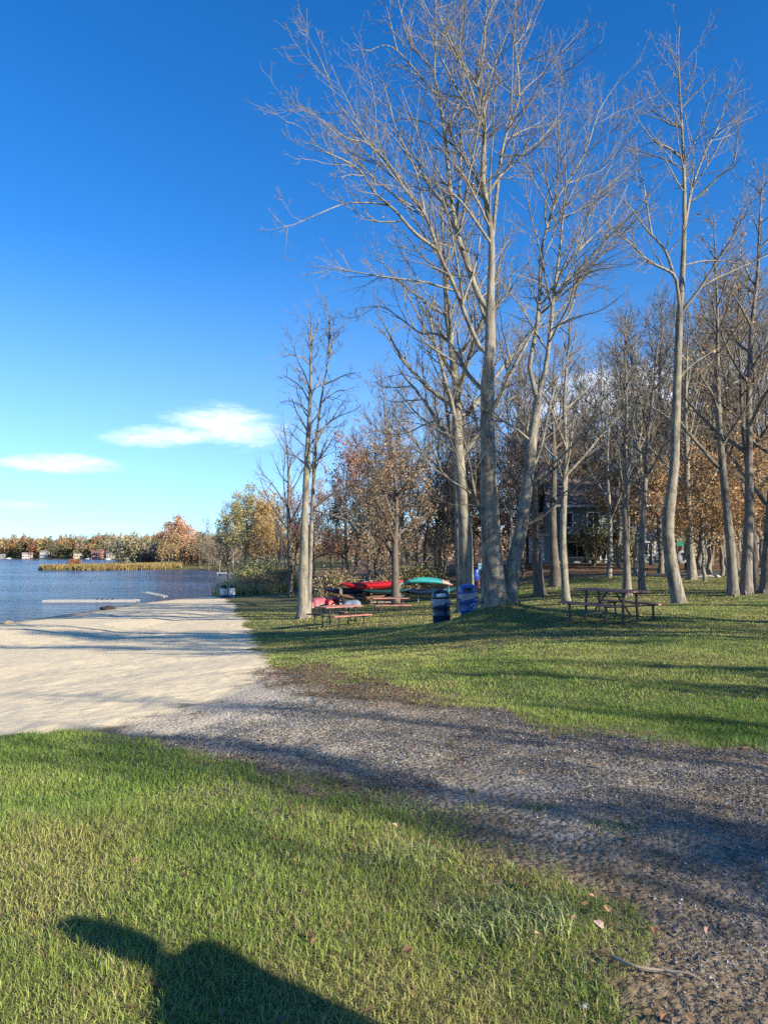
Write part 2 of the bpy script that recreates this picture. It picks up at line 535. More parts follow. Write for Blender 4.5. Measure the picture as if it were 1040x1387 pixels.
    col = nt.mix(nt.math('MULTIPLY', fringe, 0.8), col, earth)
    col = nt.mix(gm, col, gr)
    col = nt.mix(sm, col, sand)
    b = nt.n('ShaderNodeBsdfPrincipled', Roughness=0.95)
    b.inputs['Specular IOR Level'].default_value = 0.15
    nt.set(b, 'Base Color', col)
    foot = nt.noise(pos, 3.2, 5, 0.6, 0.4)
    prints = nt.n('ShaderNodeTexVoronoi', {'feature': 'SMOOTH_F1'}, Scale=4.6, Randomness=1.0, Smoothness=0.5)
    dv = nt.n('ShaderNodeVectorMath', {'operation': 'ADD'}); nt.t.links.new(pos, dv.inputs[0]); nt.t.links.new(nt.n('ShaderNodeTexNoise', Scale=2.5, Detail=3.0).outputs['Color'], dv.inputs[1])
    nt.t.links.new(dv.outputs[0], prints.inputs['Vector'])
    foot = nt.math('ADD', foot, nt.math('MULTIPLY', nt.math('MULTIPLY', prints.outputs['Distance'], sm), 0.8))
    h1 = nt.bump(foot, 0.30, 0.06)
    hs = nt.math('ADD', nt.math('MULTIPLY', vg.outputs['Distance'], -0.6), nt.math('MULTIPLY', n4, 0.6))
    nt.set(b, 'Normal', nt.bump(nt.math('MULTIPLY', hs, nt.math('SUBTRACT', 1.0, nt.math('MULTIPLY', sm, 0.85))), 0.8, 0.03, h1))
    nt.set(out, 'Surface', b)
    return m


M['ground'] = ground_mat()
make_ground()


def make_lake():
    m, nt, out = new_mat('lake_water')
    geo = nt.n('ShaderNodeNewGeometry'); pos = geo.outputs['Position']
    v1 = nt.n('ShaderNodeMapping'); nt.t.links.new(pos, v1.inputs['Vector'])
    v1.inputs['Rotation'].default_value = (0, 0, math.radians(20)); v1.inputs['Scale'].default_value = (0.5, 1.0, 1)
    w = nt.math('ADD', nt.math('MULTIPLY', nt.noise(v1.outputs[0], 1.1, 5, 0.62), 1.0), nt.math('MULTIPLY', nt.noise(v1.outputs[0], 0.16, 3, 0.5), 0.9))
    b = nt.n('ShaderNodeBsdfPrincipled', Roughness=0.12)
    b.inputs['IOR'].default_value = 1.33; b.inputs['Specular IOR Level'].default_value = 0.42
    nt.set(b, 'Base Color', nt.ramp(nt.noise(pos, 0.03, 4), [(0.3, (0.005, 0.024, 0.075)), (0.7, (0.010, 0.04, 0.115))]))
    nt.set(b, 'Normal', nt.bump(nt.math('MULTIPLY', w, nt.math('ADD', 0.55, nt.sstep(nt.noise(nt.vec(pos, (0.5, 1.6, 1)), 0.018, 4, 0.6), 0.35, 0.62))), 1.0, 0.5))
    nt.set(out, 'Surface', b)
    o = mesh_np('lake', [(-2200, -400, WATER), (60, -400, WATER), (60, 1000, WATER), (-2200, 1000, WATER)], quads=[(0, 1, 2, 3)], mat=m)
    tag(o, kind='structure')


make_lake()
# ------------------------------------------------------------------ trees
def nrm(v): return v / np.maximum(np.linalg.norm(v, axis=-1, keepdims=True), 1e-9)


def catmull(pts, K):
    pts = np.asarray(pts, float)
    n = len(pts)
    if n == 2:
        t = np.linspace(0, 1, K)[:, None]
        return pts[0] * (1 - t) + pts[1] * t
    e = np.vstack([2 * pts[0] - pts[1], pts, 2 * pts[-1] - pts[-2]])
    seg = np.concatenate([[0], np.cumsum(np.linalg.norm(np.diff(pts, axis=0), axis=1))])
    u = np.interp(np.linspace(0, seg[-1], K), seg, np.arange(n))
    i = np.minimum(u.astype(int), n - 2); t = (u - i)[:, None]
    p0, p1, p2, p3 = e[i], e[i + 1], e[i + 2], e[i + 3]
    return 0.5 * (2 * p1 + (p2 - p0) * t + (2 * p0 - 5 * p1 + 4 * p2 - p3) * t ** 2 + (-p0 + 3 * p1 - 3 * p2 + p3) * t ** 3)


class Tubes:
    def __init__(self): self.v, self.q, self.n, self.mi = [], [], 0, []

    def add(self, pts, rad, sides, rough=0.0, mi=0):
        """pts (N,K,3), rad (N,K)"""
        if len(pts) == 0: return
        N, K, _ = pts.shape
        T = np.empty_like(pts)
        T[:, 1:-1] = pts[:, 2:] - pts[:, :-2]; T[:, 0] = pts[:, 1] - pts[:, 0]; T[:, -1] = pts[:, -1] - pts[:, -2]
        T = nrm(T)
        mean = nrm(T.mean(1))
        ref = np.where(np.abs(mean[:, 2:3]) < 0.8, np.array([[0, 0, 1.0]]), np.array([[1.0, 0, 0]]))[:, None, :]
        U = nrm(np.cross(T, np.broadcast_to(ref, T.shape))); W = np.cross(T, U)
        a = np.linspace(0, 2 * np.pi, sides, endpoint=False)
        r = rad[:, :, None] * np.ones(sides)
        if rough:
            nz = rng.normal(size=r.shape)
            nz = (nz + np.roll(nz, 1, 2) + np.roll(nz, -1, 2)) / 1.7
            nz[:, 1:-1] = (nz[:, :-2] + nz[:, 1:-1] + nz[:, 2:]) / 1.7
            r = r * (1 + rough * nz)
        ring = pts[:, :, None, :] + r[..., None] * (np.cos(a)[None, None, :, None] * U[:, :, None, :] + np.sin(a)[None, None, :, None] * W[:, :, None, :])
        base = self.n + (np.arange(N)[:, None, None] * K + np.arange(K - 1)[None, :, None]) * sides
        k = np.arange(sides)[None, None, :]; k2 = (k + 1) % sides
        self.q.append(np.stack([base + k, base + k2, base + sides + k2, base + sides + k], -1).reshape(-1, 4))
        self.mi.append(np.full(len(self.q[-1]), mi))
        self.v.append(ring.reshape(-1, 3)); self.n += N * K * sides

    def build(self, name, mat, parent, origin):
        return mesh_np(name, np.concatenate(self.v) - origin, quads=np.concatenate(self.q), mat=mat, parent=parent, midx=np.concatenate(self.mi))


def grow(pp, pr, per_m, tr, lf, ang, up, K, wig, rf=0.62, rmin=0.004, lmax=9.0, lmin=0.25, taper=0.55, droop=0.0):
    """sprouts children along the given branches; returns their points and radii"""
    N, K0, _ = pp.shape
    seg = np.linalg.norm(np.diff(pp, axis=1), axis=2)
    L = seg.sum(1)
    want = L * (tr[1] - tr[0]) * per_m
    n = np.floor(want + rng.random(N)).astype(int)
    idx = np.repeat(np.arange(N), n)
    if len(idx) == 0: return np.zeros((0, K, 3)), np.zeros((0, K))
    t = rng.uniform(tr[0], tr[1], len(idx))
    u = t * (K0 - 1); i = np.minimum(u.astype(int), K0 - 2); f = (u - i)[:, None]
    p = pp[idx, i] * (1 - f) + pp[idx, i + 1] * f
    T = nrm(pp[idx, i + 1] - pp[idx, i])
    r0 = pr[idx, i] * (1 - f[:, 0]) + pr[idx, i + 1] * f[:, 0]
    q = rng.normal(size=T.shape); q = nrm(q - (q * T).sum(1, keepdims=True) * T)
    a = np.radians(rng.uniform(ang[0], ang[1], len(idx)))[:, None]
    d = np.cos(a) * T + np.sin(a) * q
    ln = np.clip(lf * L[idx] * (1.15 - 0.75 * t) * rng.uniform(0.55, 1.25, len(idx)), lmin, lmax)
    out = np.empty((len(idx), K, 3)); out[:, 0] = p
    st = (ln / (K - 1))[:, None]
    for k in range(1, K):
        d = d + np.array([0, 0, 1.0]) * (up - droop * k / K) / K + rng.normal(size=d.shape) * wig
        d = nrm(d)
        out[:, k] = out[:, k - 1] + d * st
    rr = np.maximum(np.minimum(r0 * rf, 0.012 * ln + 0.004), rmin)
    rad = np.maximum(rr[:, None] * (1 - np.linspace(0, 1, K)[None, :] ** 1.2 * (1 - (1 - taper) * 0.6)), rmin * 0.7)
    return out, rad


def leaves_on(branches, count, size, palette, jitter, weights=None):
    """leaf blades scattered round the given branches; returns verts, tris, colours"""
    P0 = np.concatenate([b.reshape(-1, 3) for b in branches])
    i = rng.integers(0, len(P0), count)
    c = P0[i] + rng.normal(size=(count, 3)) * jitter
    return leaf_blades(c, size, palette, weights)


def leaf_blades(c, size, palette, weights=None, clump=None):
    n = len(c)
    s = size * rng.uniform(0.6, 1.35, n)[:, None]
    a = nrm(rng.normal(size=(n, 3)))
    b = rng.normal(size=(n, 3)); b = nrm(b - (b * a).sum(1, keepdims=True) * a)
    m = np.cross(a, b)
    v = np.stack([c - a * s * 0.6, c + b * s * 0.38 + m * s * 0.12, c + a * s * 0.6, c - b * s * 0.38 + m * s * 0.12], 1).reshape(-1, 3)
    o = np.arange(n)[:, None] * 4
    tr = np.concatenate([o + np.array([[0, 1, 2]]), o + np.array([[0, 2, 3]])])
    pal = np.array(palette)
    k = rng.choice(len(pal), n, p=weights)
    col = pal[k] * rng.uniform(0.7, 1.3, (n, 1))
    return v, tr, np.repeat(col, 4, 0)


RUST = [(0.40, 0.17, 0.10), (0.46, 0.21, 0.12), (0.30, 0.13, 0.08), (0.44, 0.27, 0.15)]
BROWN = [(0.38, 0.25, 0.155), (0.50, 0.36, 0.22), (0.27, 0.19, 0.12), (0.40, 0.235, 0.15), (0.32, 0.27, 0.14)]
TAN = [(0.50, 0.31, 0.14), (0.58, 0.39, 0.20), (0.42, 0.22, 0.09), (0.36, 0.25, 0.12)]
OLIVE = [(0.38, 0.35, 0.14), (0.46, 0.39, 0.17), (0.28, 0.27, 0.12), (0.50, 0.40, 0.19)]
YELLOW = [(0.54, 0.36, 0.14), (0.48, 0.33, 0.15), (0.38, 0.28, 0.12), (0.58, 0.43, 0.21)]
SALMON = [(0.60, 0.36, 0.24), (0.66, 0.44, 0.32), (0.50, 0.27, 0.17), (0.56, 0.39, 0.25)]
GREEN = [(0.05, 0.075, 0.025), (0.07, 0.10, 0.03), (0.035, 0.055, 0.02), (0.10, 0.12, 0.035)]


def px_limb(pts, w0, d0, d1, K=22, w1=None, wig=0.0):
    """limb traced in the photo; leans from depth d0 to d1 over its length"""
    pts = np.asarray(pts, float)
    seg = np.concatenate([[0], np.cumsum(np.linalg.norm(np.diff(pts, axis=0), axis=1))])
    t = seg / seg[-1]
    W = np.array([P(px, py, d0 + (d1 - d0) * k ** 1.2) for (px, py), k in zip(pts, t)])
    c = catmull(W, K)
    if wig: c[1:] += np.cumsum(rng.normal(size=(K - 1, 3)) * wig, 0)
    if w1 is None: w0 *= 0.80; w1 = 0.6
    r = (w1 + (w0 - w1) * (1 - np.linspace(0, 1, K)) ** 1.15) * 0.5 * (d0 + d1) / 2 / F
    return c, r


def flare(c, r, amt=0.55, h=0.9):
    z = c[:, 2] - c[0, 2]
    return r * (1 + amt * np.exp(-z / (h * 0.45)))


def to_px(p):
    v = p - np.array([0, 0, CAMZ])
    f = v[..., 1] * cp + v[..., 2] * sp; u = -v[..., 1] * sp + v[..., 2] * cp
    return np.stack([CX + F * v[..., 0] / f, CY - F * u / f], -1)


def attach(limbs, trunks):
    """moves every limb's foot onto the trunk or limb it springs from"""
    done = [c for c, r in trunks]
    out = []
    for c, r in limbs:
        Q = np.concatenate([catmull(q, 120) for q in done])
        k = np.argmin(((to_px(Q) - to_px(c[:1])) ** 2).sum(1))
        c = c + (Q[k] - c[0]) * (1 - np.linspace(0, 1, len(c)))[:, None]
        out.append((c, r)); done.append(c)
    return out


def finish_tree(name, label, cat, base, trunks, limbs, mats, group=None, dens=1.0, twig_r=0.006, leaves=None, l2=(0.95, 0.48), l3=4.0, l4=5.0, up=0.5, leafmat='leaf', trunk_sides=16, lv4=True, lfac=1.0):
    """trunks, limbs: lists of (pts, rad); grows the finer orders, links trunk / branches / twigs (/ foliage) under one thing"""
    base = np.asarray(base, float)
    root = thing(name, base, label, cat, group)
    tb = Tubes()
    for c, r in trunks: tb.add(c[None], r[None], trunk_sides, 0.045)
    if trunk_sides >= 12:      # roots that spread from the foot
        for c, r in trunks:
            R = max(r[0], 0.1) * 0.62; n = 6; a = np.linspace(0, 6.28, n, False) + rng.uniform(-0.35, 0.35, n)
            q = np.zeros((n, 6, 3)); q[:] = c[0]
            for j, (rr, zz) in enumerate([(0.45, 3.2), (0.62, 1.9), (0.9, 1.0), (1.25, 0.45), (1.6, 0.15), (2.0, -0.2)]):
                q[:, j, 0] += np.cos(a + 0.05 * j) * rr * R; q[:, j, 1] += np.sin(a + 0.05 * j) * rr * R; q[:, j, 2] += 0.12 + zz * R * 0.8
            tb.add(q, np.repeat((np.array([0.36, 0.38, 0.36, 0.30, 0.22, 0.1]) * R)[None], n, 0) * rng.uniform(0.75, 1.15, (n, 1)), 8, 0.03)
    tb.build('trunk', mats[0], root, base)
    K = 22
    allL = limbs
    LP = np.stack([c for c, r in allL]); LR = np.stack([r for c, r in allL])
    B2, R2 = grow(LP, LR, l2[0] * 2.2 * dens, (0.15, 1.0), l2[1] * lfac, (26, 56), up, 10, 0.10, 0.6, twig_r * 1.2, 4.5, 0.6)
    B3, R3 = grow(B2, R2, l3 * dens, (0.15, 0.98), 0.42 * lfac, (25, 60), up * 0.8, 6, 0.13, 0.6, twig_r, 1.8, 0.25)
    B3b, R3b = grow(LP, LR, 2.2 * dens, (0.2, 1.0), 0.12 * lfac, (30, 65), up, 6, 0.13, 0.4, twig_r, 1.3, 0.3)
    br = Tubes(); br.add(LP, LR, 9, 0.02); br.add(B2, R2, 5)
    br.add(B3, R3, 3, 0, 1); br.add(B3b, R3b, 3, 0, 1)
    fin = [B3, B3b]
    if lv4:
        B4, R4 = grow(np.concatenate([B3, B3b]), np.concatenate([R3, R3b]), l4 * dens, (0.2, 1.0), 0.42, (25, 60), up * 0.5, 4, 0.15, 0.7, twig_r * 0.8, 0.8, 0.16)
        br.add(B4, R4, 3, 0, 1); fin.append(B4)
    br.build('crown', (mats[1], mats[2]), root, base)
    if leaves:
        n, size, pal, jit = leaves
        v, t, c = leaves_on(fin, n, size, pal, jit)
        mesh_np('foliage', v - base, tris=t, mat=M[leafmat], parent=root, smooth=False, cattr=c)
    return root


def auto_limbs(c, r, n, t0, t1, lf, ang, up, K=22, wig=0.05):
    """n main limbs sprouting from one trunk polyline"""
    out = []
    L = np.linalg.norm(np.diff(c, axis=0), axis=1).sum()
    az = rng.uniform(0, 6.28)
    for k in range(n):
        t = t0 + (t1 - t0) * (k + rng.uniform(0.1, 0.9)) / n
        u = t * (len(c) - 1); i = min(int(u), len(c) - 2); f = u - i
        p = c[i] * (1 - f) + c[i + 1] * f; T = nrm(c[i + 1] - c[i])
        az += 2.4 + rng.uniform(-0.5, 0.5)
        q = np.array([math.cos(az), math.sin(az), 0]); q = nrm(q - q.dot(T) * T)
        a = math.radians(rng.uniform(*ang))
        d = math.cos(a) * T + math.sin(a) * q
        ln = lf * L * (1.15 - 0.8 * (t - t0) / max(1e-6, t1 - t0)) * rng.uniform(0.75, 1.2)
        pts = [p]
        for j in range(1, K):
            d = nrm(d + np.array([0, 0, up / K]) + rng.normal(size=3) * wig)
            pts.append(pts[-1] + d * ln / (K - 1))
        r0 = min((r[i] * (1 - f) + r[i + 1] * f) * 0.62, 0.018 * ln + 0.01)
        out.append((np.array(pts), r0 * (1 - 0.82 * np.linspace(0, 1, K))))
    return out


PALE = (M['bark_pale'], M['limb_pale'], M['twig'])
GREY = (M['bark_grey'], M['bark_grey'], M['twig'])
DARK = (M['bark_dark'], M['bark_dark'], M['twig_brown'])


def ground_start(pts):
    """drop the first traced point of a trunk onto (a little below) the terrain"""
    return pts


def set_base(c):
    c = c.copy()
    z = hz(c[0, 0], c[0, 1])
    dz = (z - 0.12) - c[0, 2]
    w = np.clip(1 - np.arange(len(c)) / 4.0, 0, 1)
    c[:, 2] += dz * w
    return c


# ---- the big twin-trunk tree
D0 = 21.0
tA, rA = px_limb([(671, 832), (668, 780), (664, 721), (661, 647), (660, 574), (660, 524), (663, 470), (664, 410)], 31, D0, D0 - 0.1, 30, 13)
tB, rB = px_limb([(686, 834), (690, 800), (695, 765), (702, 733), (710, 684), (717, 635), (720, 598), (725, 569), (729, 537)], 20, D0 + 0.05, D0 + 0.9, 30, 12)
tA, tB = set_base(tA), set_base(tB)
rA, rB = flare(tA, rA, 0.42, 1.2), flare(tB, rB, 0.5, 1.0)
LMB = [
    # from trunk A upward
    ([(664, 412), (666, 335), (663, 300), (656, 260), (653, 235), (656, 173), (650, 124), (636, 101), (618, 72), (601, 37), (590, 5), (583, -40)], 14, 21, 20.2),
    ([(664, 425), (649, 404), (628, 345), (617, 307), (607, 231), (601, 173), (594, 130), (588, 98), (591, 43), (590, 0), (592, -50)], 11, 21, 21.8),
    ([(588, 98), (570, 78), (552, 55), (545, 25), (539, 0), (533, -30)], 3.6, 21.6, 22.5),
    ([(594, 133), (580, 118), (564, 98), (538, 70), (520, 62), (497, 69), (478, 58)], 4.2, 21.6, 20.4),
    ([(538, 69), (531, 40), (524, 12), (513, -10)], 2.6, 21.1, 20.7),
    ([(660, 480), (652, 478), (638, 449), (625, 418), (614, 387), (600, 359), (590, 335), (575, 291), (548, 256), (520, 215), (496, 194), (478, 166), (454, 135), (440, 93), (424, 62), (408, 31)], 9, 21, 18.6),
    ([(592, 338), (561, 315), (534, 284), (506, 260), (489, 232), (468, 218), (433, 201), (409, 173), (388, 165)], 7, 20.3, 17.6),
    ([(530, 281), (520, 277), (490, 274), (461, 277), (427, 291), (400, 303), (376, 309)], 3.6, 19, 17.4),
    ([(496, 194), (470, 188), (448, 172), (420, 152), (400, 142)], 3.2, 19.6, 18.5),
    ([(659, 533), (649, 525), (631, 504), (614, 473), (592, 452), (570, 452), (540, 430), (515, 415), (480, 418)], 7.5, 21, 23.6),
    ([(618, 307), (624, 231), (623, 161), (616, 120), (612, 80), (614, 40)], 5, 21.2, 23.2),
    ([(656, 262), (624, 208), (598, 185), (578, 167), (541, 161), (515, 172), (490, 168)], 5.5, 20.8, 22.7),
    ([(650, 115), (654, 90), (658, 60), (659, 12), (664, -25)], 4, 20.4, 20.9),
    ([(663, 300), (664, 230), (667, 190), (669, 140), (673, 100)], 4.5, 20.8, 19.3),
    ([(666, 335), (669, 300), (679, 208), (690, 170), (702, 138), (702, 110), (700, 81), (696, 37), (698, 0), (700, -40)], 7.5, 20.9, 21.5),
    ([(684, 213), (700, 211), (716, 210), (728, 200), (737, 190), (750, 180)], 3.2, 21.2, 20.1),
    ([(682, 190), (705, 178), (728, 167), (745, 150)], 2.8, 21.1, 22.6),
    ([(702, 88), (720, 80), (740, 72), (757, 55)], 2.8, 21.4, 20.6),
    ([(697, 60), (712, 40), (722, 15), (735, -8)], 2.6, 21.4, 22.0),
    ([(575, 291), (567, 250), (560, 225), (548, 205), (543, 180), (540, 150)], 4, 20.2, 21.6),
    ([(662, 455), (645, 400), (634, 350), (622, 300), (612, 280)], 6, 21.1, 23.4),
    # low dark limbs
    ([(660, 706), (646, 691), (641, 672), (631, 613), (622, 580), (612, 555)], 6.5, 20.9, 19.2),
    ([(657, 697), (641, 669), (604, 645), (580, 625), (560, 590), (535, 570)], 5, 20.9, 18.9),
    ([(657, 700), (640, 684), (618, 684), (600, 680)], 3, 20.9, 20.0),
    # trunk B
    ([(727, 545), (719, 510), (716, 490), (725, 449), (730, 397), (732, 345), (739, 311), (753, 270), (773, 239), (794, 201), (811, 149), (832, 118), (842, 100)], 8.5, 21.9, 23.4),
    ([(729, 537), (734, 515), (739, 497), (746, 438), (749, 404), (754, 369), (760, 317), (763, 277), (766, 240), (764, 200), (770, 160)], 9, 21.9, 22.2),
    ([(741, 310), (738, 285), (742, 262), (755, 235), (758, 190)], 3.5, 22.2, 21.2),
    ([(753, 372), (772, 350), (800, 322), (830, 290), (850, 250)], 4.0, 22.0, 24.0),
    ([(749, 404), (775, 380), (810, 365), (845, 360), (870, 350)], 3.6, 22.0, 20.4),
    ([(745, 445), (775, 430), (812, 420), (845, 398)], 3.2, 22.0, 20.0),
    ([(716, 597), (697, 581), (670, 564), (640, 545), (612, 522), (590, 515)], 4.5, 21.5, 19.2),
    ([(712, 662), (727, 646), (751, 625), (780, 598), (794, 577), (822, 535), (845, 520)], 5.5, 21.4, 19.0),
    ([(718, 650), (734, 608), (746, 549), (756, 515), (768, 490), (790, 470)], 5, 21.5, 22.9),
    ([(705, 716), (740, 696), (763, 669), (790, 652), (840, 626), (870, 612)], 5, 21.4, 19.5),
    ([(717, 640), (712, 600), (716, 560), (705, 520)], 4, 21.5, 23.0),
]
limbs = attach([px_limb(p, w, a, b) for p, w, a, b in LMB], [(tA, rA), (tB, rB)])
finish_tree('bare_tree', 'biggest bare tree on the lawn, twin trunks on one root mound beside the blue bin', 'tree', tA[0], [(tA, rA), (tB, rB)], limbs, PALE, dens=1.0)

# ---- the single slim tree on the right of the lawn
D0 = 26.0
t, r = px_limb([(919, 820), (914, 790), (908, 762), (904, 718), (908, 672), (913, 626), (914, 580), (917, 502), (920, 424), (923, 386), (925, 343), (926, 300), (926, 242), (922, 156), (919, 104), (918, 60), (920, 35)], 17, D0, D0 + 0.6, 36, 1.0)
t = set_base(t); r = flare(t, r, 0.25, 1.0)
LMB = [
    ([(919, 420), (916, 395), (910, 372), (878, 355), (855, 332), (835, 317), (812, 296), (790, 290)], 7, 26.2, 24.0),
    ([(912, 372), (899, 337), (875, 311), (866, 298), (848, 275), (825, 262), (808, 252)], 5.5, 26, 27.6),
    ([(923, 424), (948, 392), (971, 355), (1002, 306), (1019, 270), (1030, 240)], 6, 26.2, 24.2),
    ([(950, 390), (971, 378), (991, 369), (1040, 346), (1075, 330)], 4, 26, 26.8),
    ([(926, 311), (936, 256), (953, 208), (974, 166), (985, 128), (990, 105)], 6, 26.3, 27.5),
    ([(942, 275), (952, 270), (978, 242), (998, 221), (1002, 166), (1015, 140)], 4.5, 26.4, 25.0),
    ([(922, 215), (905, 200), (884, 190), (862, 160), (852, 132)], 4.5, 26.4, 25.0),
    ([(919, 173), (908, 170), (895, 163), (870, 135), (862, 118)], 3.6, 26.4, 27.4),
    ([(924, 145), (938, 130), (955, 112), (968, 90)], 3.2, 26.5, 26.0),
    ([(900, 300), (890, 270), (880, 240), (868, 215), (860, 180)], 3.6, 26.6, 27.9),
    ([(928, 358), (960, 352), (1000, 356), (1040, 372)], 3.0, 26.2, 27.5),
    ([(920, 100), (912, 80), (905, 62)], 2.4, 26.5, 26.0),
    ([(922, 520), (935, 500), (960, 480), (975, 470)], 2.6, 26.2, 27.4),
]
limbs = attach([px_limb(p, w, a, b) for p, w, a, b in LMB], [(t, r)]) + [(catmull(t[22:], 22), np.interp(np.linspace(0, 1, 22), np.linspace(0, 1, 14), r[22:]) * 1.01)]
finish_tree('bare_tree', 'tall slim bare tree with a bowed pale trunk standing right of the front picnic table', 'tree', t[0], [(t, r)], limbs, PALE)

# ---- the pair of stems by the sand edge
D0 = 34.0
t, r = px_limb([(410, 839), (411, 780), (413, 700), (416, 620), (419, 560), (421, 500), (420, 470), (422, 440), (419, 415)], 15, D0, D0, 30, 0.8)
t2, r2 = px_limb([(418, 830), (420, 760), (423, 690), (427, 620), (433, 555), (441, 510), (446, 475), (447, 440), (441, 405)], 7.5, D0 + 0.5, D0 + 1.1, 30, 0.8)
t, t2 = set_base(t), set_base(t2); r = flare(t, r, 0.35, 0.8)
LMB = [
    ([(421, 505), (420, 470), (417, 445), (410, 430), (404, 425)], 4.5, 34, 33.4), ([(421, 480), (425, 455), (431, 440), (434, 420)], 3.6, 34, 34.4),
    ([(420, 495), (408, 484), (390, 480), (374, 480)], 3.2, 34, 33), ([(419, 545), (408, 525), (395, 515), (383, 508)], 2.8, 34, 35),
    ([(446, 478), (446, 445), (442, 420), (438, 405)], 3.6, 35, 35.4), ([(445, 490), (452, 460), (452, 440), (455, 425)], 3, 35, 35.8),
    ([(438, 520), (456, 512), (472, 506), (488, 505)], 3, 35, 34), ([(434, 545), (455, 530), (470, 528), (480, 524)], 2.6, 35, 36),
    ([(428, 600), (440, 578), (455, 566), (478, 556), (486, 552)], 3, 35, 34.2), ([(425, 640), (440, 600), (452, 580), (462, 575)], 2.6, 35, 36.2),
    ([(424, 692), (435, 680), (460, 664), (490, 650), (506, 642)], 4, 34.6, 33), ([(418, 560), (405, 548), (390, 543), (380, 545)], 2.4, 34, 34.8),
    ([(424, 690), (450, 698), (480, 708), (500, 722), (508, 735)], 3, 34.6, 32.6), ([(417, 590), (406, 580), (396, 574)], 2.2, 34, 33),
    ([(420, 530), (412, 505), (404, 490), (398, 470), (394, 455)], 2.6, 34, 35),
]
limbs = attach([px_limb(p, w, a, b) for p, w, a, b in LMB], [(t, r), (t2, r2)]) + auto_limbs(t, r, 16, 0.42, 0.97, 0.15, (30, 60), 0.6) + auto_limbs(t2, r2, 14, 0.40, 0.97, 0.15, (30, 60), 0.6)
finish_tree('bare_tree', 'pale bare tree with two close upright stems at the edge of the sand', 'tree', t[0], [(t, r), (t2, r2)], limbs, PALE, dens=1.15, l2=(1.0, 0.5), twig_r=0.007)

# ---- traced trunks, limbs grown
TRACED = [
    # pts, width at base, depth, label, mats, n limbs, first limb, length factor, leaves
    ([(632, 797), (631, 740), (628, 700), (623, 640), (619, 590), (619, 540), (612, 480), (604, 410), (600, 330), (598, 250)], 22, 31, 'stout pale tree straight behind the blue bin with the domed lid', PALE, 22, 0.30, 0.36, (350, 0.09, BROWN, 0.1)),
    ([(624, 792), (620, 730), (618, 660), (612, 600), (603, 540), (597, 470), (590, 400)], 10, 33, 'thin dark stem leaning left close behind the stout pale tree', GREY, 12, 0.3, 0.4, None),
    ([(731, 797), (727, 760), (724, 700), (724, 640), (728, 560), (732, 480)], 14, 35, 'dark leaning tree right of the twin-trunk tree, its foot forked', DARK, 9, 0.3, 0.34, (300, 0.09, BROWN, 0.12)),
    ([(753, 787), (750, 750), (748, 700), (750, 620), (748, 540), (752, 470)], 14, 40, 'dark tree with a pale grooved foot between the leaning tree and the house', DARK, 9, 0.3, 0.34, None),
    ([(767, 805), (764, 770), (762, 730), (763, 690), (766, 620), (764, 540), (770, 460), (774, 390)], 11, 30, 'slender pale tree just behind the left end of the front picnic table', PALE, 10, 0.25, 0.28, None),
    ([(849, 807), (848, 760), (846, 700), (846, 620), (848, 540), (846, 470), (848, 420)], 11, 31, 'slim upright tree behind the right end of the front picnic table', GREY, 10, 0.3, 0.26, None),
    ([(869, 806), (868, 770), (869, 720), (873, 660), (876, 600), (884, 530), (890, 470), (896, 420)], 10, 32, 'slim tree second from the bowed tree, leaning slightly right', GREY, 9, 0.3, 0.26, None),
    ([(824, 775), (826, 730), (825, 690), (822, 630), (824, 560), (820, 500)], 7, 44, 'thin pale tree in front of the grey-green house wall', PALE, 9, 0.25, 0.3, None),
    ([(937, 788), (935, 750), (932, 700), (930, 640), (928, 560), (930, 480), (934, 420)], 12, 42, 'forked pale tree right of the green playground panel', PALE, 10, 0.22, 0.32, None),
    ([(992, 806), (990, 760), (985, 700), (979, 640), (974, 580), (971, 500), (971, 420), (968, 350), (966, 290)], 14, 29, 'tall straight tree, left one of the cluster at the right edge', GREY, 14, 0.3, 0.24, (500, 0.10, TAN, 0.12)),
    ([(1009, 805), (1011, 750), (1014, 690), (1014, 620), (1014, 516), (1017, 444), (1025, 372), (1028, 300), (1034, 220)], 15, 29.5, 'tall grey tree, middle one of the cluster at the right edge', GREY, 14, 0.3, 0.25, (400, 0.10, TAN, 0.12)),
    ([(1021, 803), (1020, 740), (1012, 640), (1004, 560), (1002, 500), (999, 430), (1003, 350)], 10, 31, 'dark slim tree crossing behind the cluster at the right edge', DARK, 10, 0.35, 0.26, None),
    ([(1036, 802), (1040, 730), (1046, 640), (1050, 540), (1052, 440)], 16, 30, 'stout shaded tree cut by the right edge of the photo', GREY, 12, 0.3, 0.3, None),
    ([(394, 800), (392, 740), (391, 690), (391, 650), (389, 610), (384, 575)], 7, 60, 'small dark bare tree left of the two pale stems by the sand', DARK, 12, 0.25, 0.42, None),
    ([(536, 818), (535, 780), (535, 740), (537, 690), (535, 650), (531, 612), (528, 585)], 12, 43, 'dark trunk standing in front of the red kayaks with brown leaves on it', DARK, 13, 0.25, 0.44, (4200, 0.12, BROWN, 0.22)),
]
for pts, w, d, lab, mats, nl, t0, lf, lv in TRACED:
    t, r = px_limb(pts, w, d, d + rng.uniform(-0.3, 0.8), 30, 1.0)
    t = set_base(t); r = flare(t, r, 0.4, 0.9)
    lm = auto_limbs(t, r, nl, t0, 0.96, lf, (28, 62), 0.6)
    lm.append((catmull(t[18:], 22), np.interp(np.linspace(0, 1, 22), np.linspace(0, 1, 12), r[18:]) * 0.98))
    finish_tree('bare_tree' if not lv or lv[0] < 2000 else 'oak_tree', lab, 'tree', t[0], [(t, r)], lm, mats, group='trees of the picnic lawn', dens=0.95, leaves=lv, trunk_sides=12, twig_r=0.0055)


